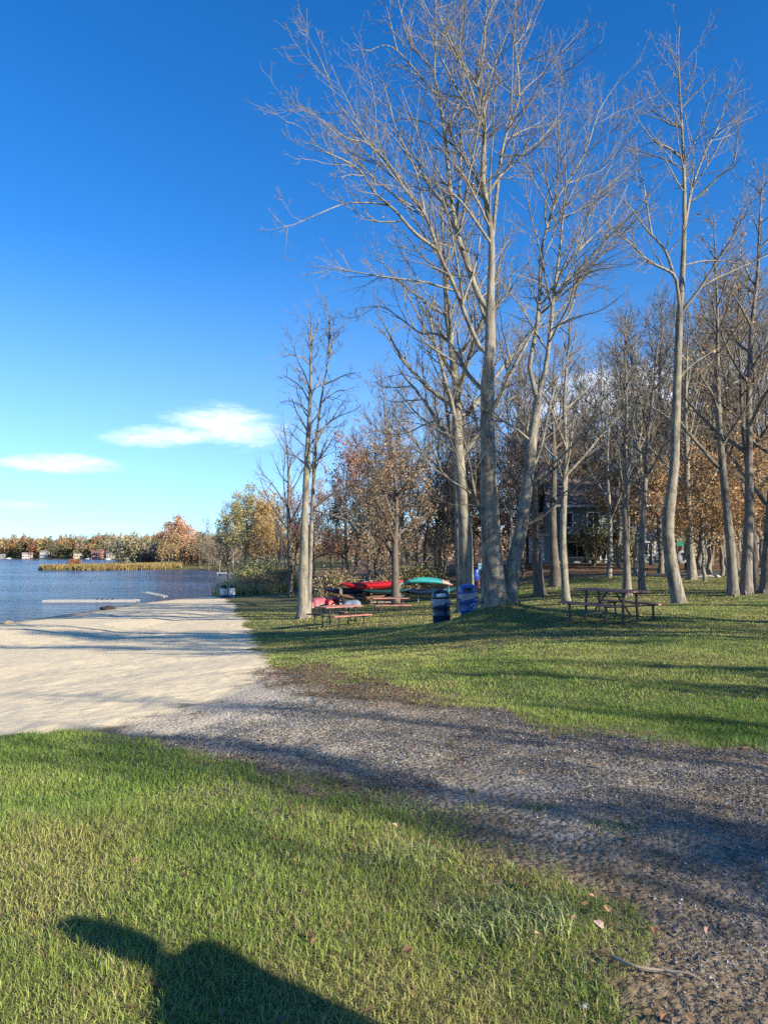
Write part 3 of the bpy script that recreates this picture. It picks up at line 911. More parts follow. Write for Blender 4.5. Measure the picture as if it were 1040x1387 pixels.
# ---- prototypes for the woods
def proto(name, h, w, mats, nl, t0, lf, ang, up, leaves=None, dens=0.62, lean=0.03, leafmat='leaf', twr=0.012, lv4=False, t1=0.97, l4=2.2):
    K = 26
    z = np.linspace(0, 1, K)
    c = np.stack([np.cumsum(rng.normal(size=K)) * h * 0.006 + z * h * rng.normal() * lean, np.cumsum(rng.normal(size=K)) * h * 0.006 + z * h * rng.normal() * lean, z * h - 0.15], 1)
    c[0, :2] = 0
    r = w * 0.5 * (1 - 0.9 * z)
    r = flare(c, r, 0.4, 0.8)
    lm = auto_limbs(c, r, nl, t0, t1, lf, ang, up, wig=0.06)
    lm.append((catmull(c[16:], 22), np.interp(np.linspace(0, 1, 22), np.linspace(0, 1, 10), r[16:]) * 0.98))
    return finish_tree(name, 'x', 'tree', (0, 0, 0), [(c, r)], lm, mats, dens=dens, leaves=leaves, trunk_sides=8, twig_r=twr, lv4=lv4, leafmat=leafmat, l4=l4)


PR = {
    'bare1': proto('bare_tree', 17, 0.32, GREY, 18, 0.25, 0.29, (25, 50), 0.7, None, 1.15, lv4=True),
    'bare2': proto('bare_tree', 16, 0.26, DARK, 17, 0.25, 0.3, (25, 55), 0.7, None, 1.15, lv4=True),
    'bare3': proto('bare_tree', 15, 0.28, PALE, 17, 0.25, 0.3, (25, 50), 0.8, None, 1.15, lv4=True),
    'brown1': proto('oak_tree', 12, 0.34, DARK, 18, 0.16, 0.36, (40, 75), 0.35, (5600, 0.15, BROWN, 0.3), 0.7, t1=0.84),
    'brown2': proto('oak_tree', 11, 0.3, GREY, 18, 0.14, 0.40, (45, 80), 0.3, (5200, 0.15, BROWN[:3] + OLIVE[2:3], 0.3), 0.7),
    'rust': proto('maple_tree', 12.5, 0.3, GREY, 16, 0.2, 0.3, (35, 60), 0.5, (4300, 0.15, RUST, 0.3), 0.7),
    'tan': proto('oak_tree', 8, 0.2, GREY, 15, 0.2, 0.36, (45, 80), 0.25, (3000, 0.14, TAN, 0.28), 0.7, t1=0.85),
    'olive': proto('cottonwood_tree', 17, 0.4, PALE, 18, 0.25, 0.34, (35, 70), 0.5, (5200, 0.26, OLIVE, 0.45), 0.7, t1=0.82),
    'yellow': proto('birch_tree', 13, 0.3, (M['bark_white'], M['bark_pale'], M['twig']), 16, 0.2, 0.30, (35, 70), 0.4, (7000, 0.22, YELLOW, 0.4), 0.7, t1=0.84),
    'salmon': proto('maple_tree', 16, 0.5, GREY, 30, 0.08, 0.46, (45, 85), 0.45, (15000, 0.5, SALMON, 0.6), 0.6, twr=0.03, t1=0.74),
    'white': proto('birch_tree', 12, 0.22, (M['bark_white'], M['bark_white'], M['twig']), 9, 0.4, 0.24, (25, 50), 0.6, None, 0.7),
    'greybush': proto('bare_tree', 12, 0.3, GREY, 18, 0.1, 0.4, (25, 60), 0.6, None, 1.1, twr=0.022),
    'big1': proto('oak_tree', 18, 0.5, GREY, 18, 0.25, 0.34, (35, 70), 0.4, (7000, 0.16, BROWN, 0.35), 0.8),
}
_used = set()


def plant(kind, x, y, label, group, s=1.0, rz=None, lean=(0, 0), dz=0.0):
    o = PR[kind]
    if kind in _used: o = copy_tree(o)
    _used.add(kind)
    o.location = (x, y, hz(x, y) - 0.05 + dz)
    sx, sz = s if isinstance(s, tuple) else (s, s)
    o.scale = (sx * random.uniform(0.92, 1.08), sx * random.uniform(0.92, 1.08), sz)
    o.rotation_euler = (lean[0], lean[1], rz if rz is not None else random.uniform(0, 6.28))
    return tag(o, label, 'tree', group)


def at_px(px, d): return ((px - CX) / F * d / (ray(px, 752)[1]), d)


WG = 'trees of the wood behind the lawn'
for kind, px, d, s, lab in [
    ('rust', 470, 60, 0.98, 'rust-red tree above the red canoe and left of the kayak rack'),
    ('brown2', 497, 55, 0.86, 'bushy brown oak behind the red kayaks'),
    ('brown1', 512, 68, 1.0, 'brown oak seen over the middle of the red kayaks'),
    ('brown2', 566, 57, 0.92, 'olive-brown oak behind the turquoise kayak'),
    ('brown1', 590, 64, 1.05, 'brown oak behind the right end of the turquoise kayak'),
    ('rust', 545, 90, 1.2, 'rust-brown tree rising behind the dark trunk at the kayaks'),
    ('brown2', 618, 70, 1.0, 'brown oak just left of the stout pale tree'),
    ('brown1', 660, 66, 1.05, 'brown oak hidden behind the twin trunks'),
    ('rust', 690, 60, 0.9, 'red-brown tree seen through the fork of the twin trunks'),
    ('brown1', 715, 72, 1.15, 'brown oak left of the white porch post'),
    ('bare1', 482, 72, 0.95, 'bare tree rising over the rust-red tree'),
    ('bare2', 512, 64, 0.9, 'bare dark tree above the kayak rack, left of the tall pair'),
    ('bare1', 534, 68, 1.2, 'tall bare tree, left of two thin spires above the kayaks'),
    ('bare3', 553, 62, 1.15, 'tall bare pale tree, right of two thin spires above the kayaks'),
    ('bare2', 600, 58, 0.95, 'bare dark tree between the kayaks and the stout pale tree'),
    ('bare3', 660, 80, 1.1, 'bare tree far behind the twin trunks'),
    ('bare1', 690, 52, 0.9, 'bare grey tree in the gap right of the twin trunks'),
    ('bare1', 780, 75, 1.1, 'bare grey tree left of the house roof'),
    ('brown1', 735, 72, 0.85, 'brown oak over the porch of the house'),
    ('bare2', 800, 80, 1.15, 'bare tree rising behind the house roof'),
    ('bare3', 838, 56, 1.0, 'bare pale tree at the right corner of the house'),
    ('rust', 790, 90, 1.15, 'rust tree behind the house'),
    ('bare2', 880, 58, 1.05, 'bare dark tree behind the basketball hoop'),
    ('brown1', 875, 74, 1.2, 'brown oak far behind the basketball hoop'),
    ('bare1', 905, 62, 1.1, 'bare grey tree hidden behind the bowed trunk'),
    ('tan', 900, 45, 0.95, 'young tan-leaved oak left of the bowed trunk'),
    ('tan', 950, 40, 0.98, 'young tan-leaved oak between the forked tree and the right cluster'),
    ('tan', 975, 46, 1.05, 'young orange-tan oak behind the left tree of the right cluster'),
    ('tan', 1012, 38, 1.0, 'young orange-tan oak among the trunks at the right edge'),
    ('tan', 1050, 42, 1.1, 'young tan-leaved oak at the very right edge'),
    ('bare3', 940, 70, 1.15, 'bare pale tree behind the forked tree'),
    ('bare2', 962, 56, 1.1, 'bare dark tree behind the gap left of the right cluster'),
    ('brown2', 940, 80, 1.3, 'brown oak far behind the forked tree'),
    ('bare1', 990, 60, 1.2, 'bare grey tree behind the right cluster'),
    ('rust', 1000, 76, 1.3, 'rust tree far behind the right cluster'),
    ('bare3', 1030, 52, 1.2, 'bare pale tree behind the stout tree at the right edge'),
    ('brown1', 1035, 66, 1.3, 'brown oak at the far right end of the wood'),
    ('bare2', 1060, 48, 1.2, 'bare dark tree just past the right edge'),
    ('bare1', 860, 66, 1.2, 'bare grey tree between the house and the basketball hoop'),
    ('bare1', 725, 60, 1.25, 'tall bare grey tree over the left end of the porch'),
    ('bare2', 758, 64, 1.2, 'tall bare dark tree left of the house roof ridge'),
    ('bare3', 785, 68, 1.3, 'tall bare pale tree straight behind the house chimney'),
    ('bare1', 805, 90, 1.5, 'very tall bare grey tree far behind the house'),
    ('bare2', 845, 52, 1.15, 'bare dark tree at the right end of the house deck'),
    ('bare1', 870, 48, 1.1, 'bare grey tree in line with the slim right-leaning tree'),
    ('bare2', 905, 76, 1.45, 'very tall bare dark tree behind the bowed trunk'),
    ('bare1', 930, 50, 1.15, 'bare grey tree behind the forked pale tree'),
    ('bare3', 960, 46, 1.15, 'bare pale tree left of the right cluster'),
    ('bare2', 980, 52, 1.3, 'tall bare dark tree behind the left tree of the right cluster'),
    ('bare1', 1012, 54, 1.35, 'tall bare grey tree behind the middle tree of the right cluster'),
    ('bare3', 1045, 44, 1.2, 'tall bare pale tree at the right edge behind the stout one'),
    ('bare2', 675, 70, 1.15, 'bare dark tree behind the foot of the twin trunks'),
    ('bare3', 588, 66, 1.1, 'bare pale tree left of the stout pale tree'),
    ('bare2', 708, 52, 1.0, 'bare dark tree seen just right of the leaning second trunk'),
    ('bare1', 735, 84, 1.3, 'tall bare grey tree far behind the porch'),
    ('bare1', 818, 72, 1.25, 'tall bare grey tree over the right half of the house roof'),
    ('bare3', 858, 46, 1.0, 'bare pale tree between the two slim trees right of the table'),
    ('bare1', 893, 50, 1.15, 'tall bare grey tree close left of the bowed trunk'),
    ('bare2', 922, 66, 1.2, 'tall bare dark tree behind the playground'),
    ('bare1', 950, 52, 1.2, 'tall bare grey tree right of the forked tree'),
    ('bare3', 975, 68, 1.35, 'tall bare pale tree far behind the right cluster'),
    ('bare2', 1000, 46, 1.2, 'bare dark tree close behind the right cluster'),
    ('bare1', 1022, 60, 1.4, 'very tall bare grey tree behind the right cluster'),
    ('bare2', 1045, 70, 1.4, 'very tall bare dark tree at the right end of the wood'),
    ('bare3', 630, 66, 1.15, 'bare pale tree behind the stout pale tree'),
    ('bare1', 575, 76, 1.2, 'bare grey tree far behind the turquoise kayak'),
    ('bare2', 462, 96, 1.0, 'bare dark tree behind the red canoe'),
    ('rust', 955, 58, 1.0, 'rust-red tree behind the tan oaks on the right'),
    ('brown1', 985, 52, 1.15, 'brown oak behind the tan oaks on the right'),
    ('brown2', 855, 60, 1.0, 'olive-brown oak at the right corner of the house'),
    ('rust', 765, 78, 1.2, 'rust tree behind the left end of the house roof'),
    ('brown2', 815, 84, 1.3, 'brown oak behind the house, right of its roof ridge'),
    ('big1', 640, 95, 1.0, 'large brown oak deep in the wood behind the twin trunks'),
    ('big1', 760, 100, 1.0, 'large brown oak deep in the wood left of the house'),
    ('big1', 905, 98, 1.1, 'large brown oak deep in the wood behind the bowed trunk'),
    ('big1', 1010, 100, 1.15, 'large brown oak deep in the wood at the right'),
]:
    x, y = at_px(px, d)
    plant(kind, x, y, lab, WG, s)

SG = 'trees along the right shore of the lake'
for kind, px, d, s, lab, lean in [
    ('salmon', 236, 250, (1.2, 1.05), 'large salmon-tan tree standing alone at the root of the reed spit', (0, 0)),
    ('olive', 332, 122, 0.94, 'tall olive-topped tree on the right shore', (0, 0)),
    ('olive', 316, 150, 1.0, 'olive-grey tree left of the tallest one on the right shore', (0, 0)),
    ('yellow', 344, 110, 0.98, 'golden-leaved tree leaning over the right shore', (0, -0.05)),
    ('yellow', 362, 120, 1.0, 'pale golden tree right of the brightest one on the shore', (0, 0)),
    ('greybush', 296, 150, 1.2, 'grey bare spreading tree left of the olive tree', (0, 0)),
    ('greybush', 283, 190, 1.1, 'grey bare tree at the left end of the right shore', (0, 0)),
    ('greybush', 374, 105, 0.95, 'grey-tan bare tree behind the leaning white stem', (0, 0)),
    ('white', 388, 92, 0.75, 'white stem leaning left over the shore grass', (0, -0.62)),
    ('white', 386, 88, 0.85, 'upright white stem beside the small dark tree', (0, 0.02)),
    ('greybush', 310, 128, 0.8, 'low grey bare tree at the water, right of the spit', (0, 0)),
    ('rust', 400, 100, 1.0, 'brown tree behind the small dark tree by the sand', (0, 0)),
    ('rust', 425, 95, 1.0, 'red-brown tree behind the two pale stems', (0, 0)),
    ('brown1', 446, 98, 0.95, 'brown oak between the two pale stems and the kayak rack', (0, 0)),
]:
    x, y = at_px(px, d)
    plant(kind, x, y, lab, SG, s, lean=lean)

# ---- trees past the frame on the right and behind: they throw the shade on gravel and lawn
for kind, x, y, s in [
    ('brown1', 12.4, -3.1, (0.33, 0.6)), ('bare2', 14.5, -5.2, (0.40, 0.6)), ('bare2', 12.0, -0.8, (0.4, 0.5)), ('brown2', 12.4, 0.95, (0.20, 0.46)), ('brown1', 12.7, 2.9, (0.22, 0.46)),
    ('brown2', 13.0, 4.6, (0.24, 0.50)), ('bare1', 14.5, 8.9, (0.62, 0.74)), ('brown1', 15.2, 10.3, (0.3, 0.8)), ('big1', 15.9, 7.9, (0.36, 0.70)), ('big1', 15.5, 12.9, (0.8, 0.74)), ('brown1', 13.2, 14.6, (0.8, 0.85)), ('brown1', 20.5, 17, (0.5, 0.6)), ('bare1', 23, 24, 0.9), ('bare2', 28, 30, 1.0), ('bare3', 30, 22, 0.9),
]:
    plant(kind, x, y, 'tree past the right edge of the photo that throws shade on the lawn', 'shade trees past the right edge', s)
# ------------------------------------------------------------------ picnic tables
M['redwood'] = simple_mat('redwood_plank', (0.36, 0.15, 0.11), 0.6, 0.22, 5.0, dirt=(0.20, 0.12, 0.09))
M['black_steel'] = simple_mat('black_steel', (0.022, 0.022, 0.024), 0.45, 0.2, 8.0, bump=0.05)


def picnic_table():
    root = thing('picnic_table', (0, 0, 0), 'x', 'picnic table', 'picnic tables on the lawn')
    m = MB()
    for k in range(5): m.box((0, -0.30 + 0.15 * k, 0.755), (1.83, 0.142, 0.042), bev=0.008)
    m.build('tabletop', M['redwood'], root)
    for s in (-1, 1):
        m = MB()
        for k in (-1, 1): m.box((0, s * 0.74 + k * 0.074, 0.445), (1.83, 0.142, 0.042), bev=0.008)
        m.build('bench', M['redwood'], root)
    for s in (-1, 1):
        x = s * 0.62
        m = MB()
        for q in (-1, 1):
            m.beam((x, q * 0.24, 0), (x, q * 0.20, 0.73), 0.045, 0.045)
            m.beam((x, q * 0.76, 0), (x, q * 0.74, 0.42), 0.04, 0.04)
        m.beam((x, -0.80, 0.405), (x, 0.80, 0.405), 0.035, 0.036)
        m.beam((x + 0.03, -0.25, 0.17), (x + 0.03, 0.25, 0.17), 0.03, 0.03)
        m.beam((x, -0.34, 0.725), (x, 0.34, 0.725), 0.035, 0.02)
        m.build('leg_frame', M['black_steel'], root)
        m = MB(); m.beam((x - s * 0.02, 0.02, 0.20), (x - s * 0.48, 0.02, 0.715), 0.03, 0.03)
        m.build('brace', M['black_steel'], root)
    return root


TBL = picnic_table()
for i, (px, py, d, ang, lab) in enumerate([
    (825, 843, 18.0, -63, 'large front picnic table with rust-red top right of the twin-trunk tree'),
    (460, 850, 28.5, 42, 'rust-red picnic table by the two pale stems at the sand edge'),
    (528, 832, 37.0, 12, 'shaded picnic table in front of the kayak rack'),
]):
    o = TBL if i == 0 else copy_tree(TBL)
    x, y = (px - CX) / F * d, d
    o.location = (x, y, hz(x, y) - 0.02); o.rotation_euler = (0, 0, math.radians(ang)); o['label'] = lab

# ------------------------------------------------------------------ litter drums
M['liner'] = simple_mat('grey_bin_liner', (0.30, 0.32, 0.36), 0.35, 0.2, 9.0, bump=0.6)
M['white_paint'] = simple_mat('white_paint', (0.74, 0.74, 0.72), 0.5, 0.06, 6.0, bump=0.05)
M['black_plastic'] = simple_mat('black_plastic', (0.018, 0.018, 0.02), 0.4, 0.2, 8.0, bump=0.05)


def drum(name, loc, label, body_col, lid_col, tilt=(0, 0), h=0.80, r=0.275, liner=True, mark=False, patch=False, rz=0.0, group=None, two_tone=None):
    root = thing(name, loc, label, 'bin', group, rz)
    root.rotation_euler = (tilt[0], tilt[1], rz)
    bm_ = simple_mat('drum_paint', body_col, 0.35, 0.15, 4.0, dirt=tuple(c * 0.5 + 0.02 for c in body_col))
    lm = simple_mat('lid_plastic', lid_col, 0.35, 0.12, 4.0)
    prof = [(r * 0.97, 0), (r, 0.02)]
    for z in (0.34 * h, 0.67 * h): prof += [(r, z - 0.025), (r + 0.014, z), (r, z + 0.025)]
    prof += [(r, h - 0.02), (r + 0.012, h)]
    m = MB(); m.lathe(prof); m.build('body', bm_, root, smooth=True)
    if two_tone:
        m = MB(); m.lathe([(r + 0.016, 0.30 * h), (r + 0.018, 0.35 * h), (r + 0.018, 0.96 * h), (r + 0.014, 0.98 * h)], caps=False)
        m.build('label_panel', simple_mat('pale_panel', two_tone, 0.5, 0.12, 4.0), root, smooth=True)
    if liner:
        m = MB(); n = 44; rings = []
        for j in range(6):
            t = j / 5
            ring = []
            for k in range(n):
                a = 2 * math.pi * k / n
                w = 0.012 * math.sin(5 * a + 2) + 0.010 * math.sin(11 * a + 3 * t)
                ring.append(((r + 0.022 + 0.012 * t + w * t) * math.cos(a), (r + 0.022 + 0.012 * t + w * t) * math.sin(a), h + 0.015 - t * (0.19 + 0.035 * math.sin(3 * a + 1) + 0.015 * math.sin(8 * a))))
            rings.append(ring)
        m.loft(rings, caps=False).build('liner', M['liner'], root, smooth=True)
    # domed lid with a swing opening at the front
    m = MB()
    m.lathe([(r + 0.035, h - 0.01), (r + 0.04, h + 0.025), (r + 0.005, h + 0.035), (r - 0.005, h + 0.11), (r - 0.03, h + 0.17), (r * 0.72, h + 0.225), (r * 0.4, h + 0.26), (0.001, h + 0.27)], 32)
    lid = m.build('lid', lm, root, smooth=True)
    m = MB()
    m.loft([[((r + e) * math.sin(a) * 0.98, -(r + e) * math.cos(a) * 0.98, z) for a in np.linspace(-0.55, 0.55, 9)] + [((r + e - .03) * math.sin(a), -(r + e - .03) * math.cos(a), z) for a in np.linspace(0.55, -0.55, 9)] for z, e in ((h + 0.05, 0.015), (h + 0.12, 0.012), (h + 0.15, -0.005))])
    m.build('flap', M['black_plastic'] if not patch else M['white_paint'], lid, smooth=False)
    if mark:   # ring of three chasing arrows with an unreadable line of lettering below
        m = MB()
        cz = 0.52 * h; cx = 0.10
        for k in range(3):
            a0 = k * 2.094
            pts = []
            for t in np.linspace(0.1, 1.6, 7):
                X = cx + 0.062 * math.cos(a0 + t); Z = cz + 0.062 * math.sin(a0 + t)
                pts.append((X, -math.sqrt((r + 0.018) ** 2 - X * X), Z))
            m.tube(pts, [0.012] * 5 + [0.024, 0.003], 6)
        m.build('recycling_mark', M['white_paint'], root)
        m = MB()
        m.tube([(X, -math.sqrt((r + 0.02) ** 2 - X * X), cz - 0.115 + 0.014 * (-1) ** j) for j, X in enumerate(np.linspace(cx - 0.09, cx + 0.08, 11))], 0.006, 5)
        m.build('lettering', M['white_paint'], root)
    return root


x, y = G(598, 843); d0 = 23.0
for px, d, lab, bc, lc, tilt, mk, pt in [
    (598, 23.2, 'dark navy drum bin with grey liner and black domed lid', (0.012, 0.032, 0.075), (0.02, 0.022, 0.03), (0.0, -0.05), False, True),
    (636, 22.6, 'bright blue drum bin with blue domed lid, left of the twin trunks', (0.02, 0.085, 0.30), (0.025, 0.105, 0.36), (0.0, -0.10), True, False)]:
    x, y = (px - CX) / F * d, d
    drum('litter_bin', (x, y, hz(x, y) - 0.03), lab, bc, lc, tilt, mark=mk, patch=pt, group='drum bins on the lawn')
for px, d, lab in [(304, 64.5, 'pale bin with black dome at the water, left of a pair'), (316, 63.5, 'pale bin with black dome at the water, right of a pair')]:
    x, y = (px - CX) / F * d, d
    drum('litter_bin', (x, y, hz(x, y) - 0.03), lab, (0.02, 0.12, 0.36), (0.02, 0.02, 0.025), h=0.82, r=0.29, liner=False, two_tone=(0.62, 0.64, 0.62), group='bins at the water')

# ------------------------------------------------------------------ kayaks, canoes and their racks
def hull_rings(L, W, H, up=0.12, n=26, deck=0.28, power=2.0):
    rings = []
    for i in range(n + 1):
        t = -1 + 2 * i / n
        k = max(0.02, (1 - abs(t) ** power)) ** 0.75
        w = W / 2 * k; zc = up * abs(t) ** 3
        bot = H * (1 - 0.55 * abs(t) ** 3)
        ring = []
        for j in range(16):
            a = 2 * math.pi * j / 16
            yv = w * math.cos(a)
            zv = math.sin(a)
            zv = zv * (deck * H * (0.35 + 0.65 * k)) if zv > 0 else zv * bot * (0.3 + 0.7 * k) * 0.75
            ring.append((t * L / 2, yv, zc + zv))
        rings.append(ring)
    return rings


def kayak(label, col, L, c, rz=0.0, roll=0.0, pitch=0.0, W=0.68, H=0.34, tip=None, group='kayaks on the racks'):
    col = tuple(k * 0.66 for k in col)
    root = thing('kayak', c, label, 'kayak', group)
    root.rotation_euler = (roll, pitch, rz)
    mt = simple_mat('kayak_plastic', col, 0.35, 0.1, 2.0, bump=0.03)
    MB().loft(hull_rings(L, W, H)).build('hull', mt, root, smooth=True)
    m = MB(); n = 20
    ring = lambda s, z: [(0.05 + 0.52 * s * math.cos(2 * math.pi * k / n), 0.24 * s * math.sin(2 * math.pi * k / n), z) for k in range(n)]
    m.loft([ring(1.0, 0.085), ring(1.06, 0.12), ring(0.98, 0.125), ring(0.92, 0.06)], caps=False)
    m.build('cockpit_rim', M['black_plastic'], root, smooth=True)
    m = MB(); m.poly(ring(0.95, 0.10)); m.build('cockpit_shade', M['black_plastic'], root)  # flat black sheet stands in for the shade inside the open cockpit
    if tip:
        m = MB()
        m.loft([[(p[0] * 1.004, p[1] * 1.03, p[2] * 1.03 + 0.001) for p in r] for r in hull_rings(L, W, H)[20:]])
        m.build('bow_panel', simple_mat('bow_plastic', tip, 0.4, 0.1, 3.0), root, smooth=True)
    return root


def canoe(label, col, L, c, rz, roll=math.pi, trim=(0.55, 0.55, 0.55)):
    root = thing('canoe', c, label, 'canoe', 'overturned canoes by the rack')
    root.rotation_euler = (roll, 0, rz)
    mt = simple_mat('canoe_skin', col, 0.4, 0.14, 2.0, dirt=tuple(k * 0.6 for k in col))
    n = 26; rings, gun = [], []
    for i in range(n + 1):
        t = -1 + 2 * i / n
        k = max(0.015, 1 - abs(t) ** 2.4) ** 0.8
        w = 0.44 * k; rise = 0.20 * abs(t) ** 4
        a = np.linspace(0, math.pi, 11)
        rings.append([(t * L / 2, w * math.cos(q), rise - 0.36 * math.sin(q) ** 0.75 * (1 - 0.15 * abs(t) ** 3) + 0.0) for q in a] + [(t * L / 2, w * 0.93 * math.cos(q), rise - 0.33 * math.sin(q) ** 0.75 * (1 - 0.2 * abs(t) ** 3)) for q in a[::-1]])
        gun.append((t * L / 2, w, rise))
    MB().loft(rings).build('hull', mt, root, smooth=True)
    for s in (-1, 1):
        MB().tube([(p[0], s * p[1], p[2]) for p in gun], 0.02, 6).build('gunwale', simple_mat('gunwale_trim', trim, 0.4), root, smooth=True)
    m = MB()
    for xx in (-L * 0.22, L * 0.22): m.box((xx, 0, 0.0), (0.2, 0.78, 0.02))
    m.build('seat', M['redwood'], root)
    return root


M['old_wood'] = simple_mat('weathered_wood', (0.27, 0.22, 0.165), 0.85, 0.25, 7.0, dirt=(0.14, 0.11, 0.085))
M['galv'] = simple_mat('galvanised_pipe', (0.42, 0.43, 0.43), 0.4, 0.15, 8.0, metal=0.6)


def rack(name, label, posts, d, hts, mat, post_w, ph, tube=False):
    """posts: pixel columns; two rows of posts with arms that carry the boats"""
    xs = [(p - CX) / F * d for p in posts]
    xm = sum(xs) / len(xs)
    z0 = hz(xm, d)
    root = thing(name, (xm, d, z0), label, 'rack', 'boat racks')
    for x in xs:
        zb = hz(x, d) - z0 - 0.15
        m = MB()
        if tube: m.tube([(x - xm, 0, zb), (x - xm, 0, ph)], post_w / 2, 8)
        else: m.box((x - xm, 0, (zb + ph) / 2), (post_w, post_w, ph - zb), bev=0.01)
        p = m.build('post', mat, root)
        for h in hts:
            m = MB()
            if tube: m.tube([(x - xm, -0.45, h), (x - xm, 0.45, h)], 0.022, 6)
            else: m.box((x - xm, 0.0, h), (0.07, 0.95, 0.06))
            m.build('arm', mat, p)
    m = MB()
    if tube: m.tube([(xs[0] - xm, 0.0, ph - 0.03), (xs[-1] - xm, 0.0, ph - 0.03)], 0.02, 6)
    else: m.box(((xs[0] + xs[-1]) / 2 - xm, 0.07, 0.16), (xs[-1] - xs[0], 0.05, 0.10))
    m.build('rail', mat, root)
    return z0, xm


zA, xA = rack('kayak_rack', 'weathered wooden post rack carrying the red kayaks', (462, 503, 541), 45.0, (0.30, 0.68, 1.02), M['old_wood'], 0.16, 1.5)
zB, xB = rack('kayak_rack', 'thin metal rack carrying the turquoise kayak', (566, 607), 46.0, (0.52, 0.98), M['galv'], 0.05, 1.3, True)
kx = lambda px, d: (px - CX) / F * d
kayak('bright red kayak on the top arms of the wooden rack', (0.60, 0.02, 0.03), 3.75, (kx(504, 45), 44.85, zA + 1.25), 0.03, 0.25, -0.04, H=0.46, W=0.74)
kayak('pale green kayak tucked behind the red one on the wooden rack', (0.22, 0.46, 0.38), 2.9, (kx(524, 45), 45.4, zA + 1.27), -0.04)
kayak('dark green kayak on the middle arms of the wooden rack', (0.02, 0.075, 0.085), 3.3, (kx(520, 45), 44.85, zA + 0.88), 0.02, 0.2)
kayak('navy kayak sticking out left of the wooden rack', (0.012, 0.035, 0.085), 3.2, (kx(472, 45), 45.3, zA + 0.87), -0.03)
kayak('brown kayak on the lowest arms of the wooden rack', (0.23, 0.13, 0.085), 2.8, (kx(492, 45), 44.8, zA + 0.50), 0.05, 0.3)
kayak('grey-green kayak on the lowest arms, right of the brown one', (0.06, 0.12, 0.12), 2.6, (kx(525, 45), 45.3, zA + 0.50), 0.0)
kayak('long turquoise kayak upside down on top of the metal rack', (0.06, 0.44, 0.42), 3.05, (kx(580, 46), 45.9, zB + 1.18), 0.06, math.pi - 0.15, 0.05, H=0.42, tip=(0.52, 0.30, 0.23))
kayak('navy kayak on the lower arms of the metal rack', (0.012, 0.028, 0.075), 3.0, (kx(571, 46), 45.7, zB + 0.66), 0.05, 0.2)
kayak('small bright cyan kayak on the lower arms behind the navy one', (0.03, 0.46, 0.52), 2.2, (kx(594, 46), 46.3, zB + 0.70), 0.0)
zc = hz(kx(436, 45.5), 45.5)
canoe('pale red canoe lying upside down left of the kayak rack', (0.52, 0.13, 0.15), 3.0, (kx(434, 45.5), 45.5, zc + 0.22), 1.32)
canoe('small red and grey canoe upside down under the kayak rack', (0.42, 0.05, 0.05), 2.4, (kx(453, 46), 46, hz(kx(453, 46), 46) + 0.18), 1.36)
canoe('grey-blue canoe upside down at the foot of the wooden rack', (0.20, 0.27, 0.33), 2.0, (kx(477, 43.9), 43.9, hz(kx(477, 43.9), 43.9) + 0.06), 1.15)

# ------------------------------------------------------------------ the house behind the trees
M['siding'] = simple_mat('grey_green_siding', (0.19, 0.235, 0.225), 0.8, 0.08, 3.0)
M['shingle'] = simple_mat('brown_shingle', (0.17, 0.135, 0.115), 0.9, 0.2, 5.0)
M['glass'] = simple_mat('dark_glass', (0.015, 0.02, 0.03), 0.08, 0.1, 2.0, bump=0)
M['trim'] = simple_mat('white_trim', (0.50, 0.50, 0.48), 0.55, 0.06, 6.0, bump=0.05)


def siding_wall(m, x0, x1, y0, z0, z1, step=0.2):
    z = z0
    while z < z1 - 0.02:
        m.box(((x0 + x1) / 2, y0, z + step / 2), (x1 - x0, 0.03, step - 0.012), Matrix.Rotation(-0.07, 3, 'X'))
        z += step


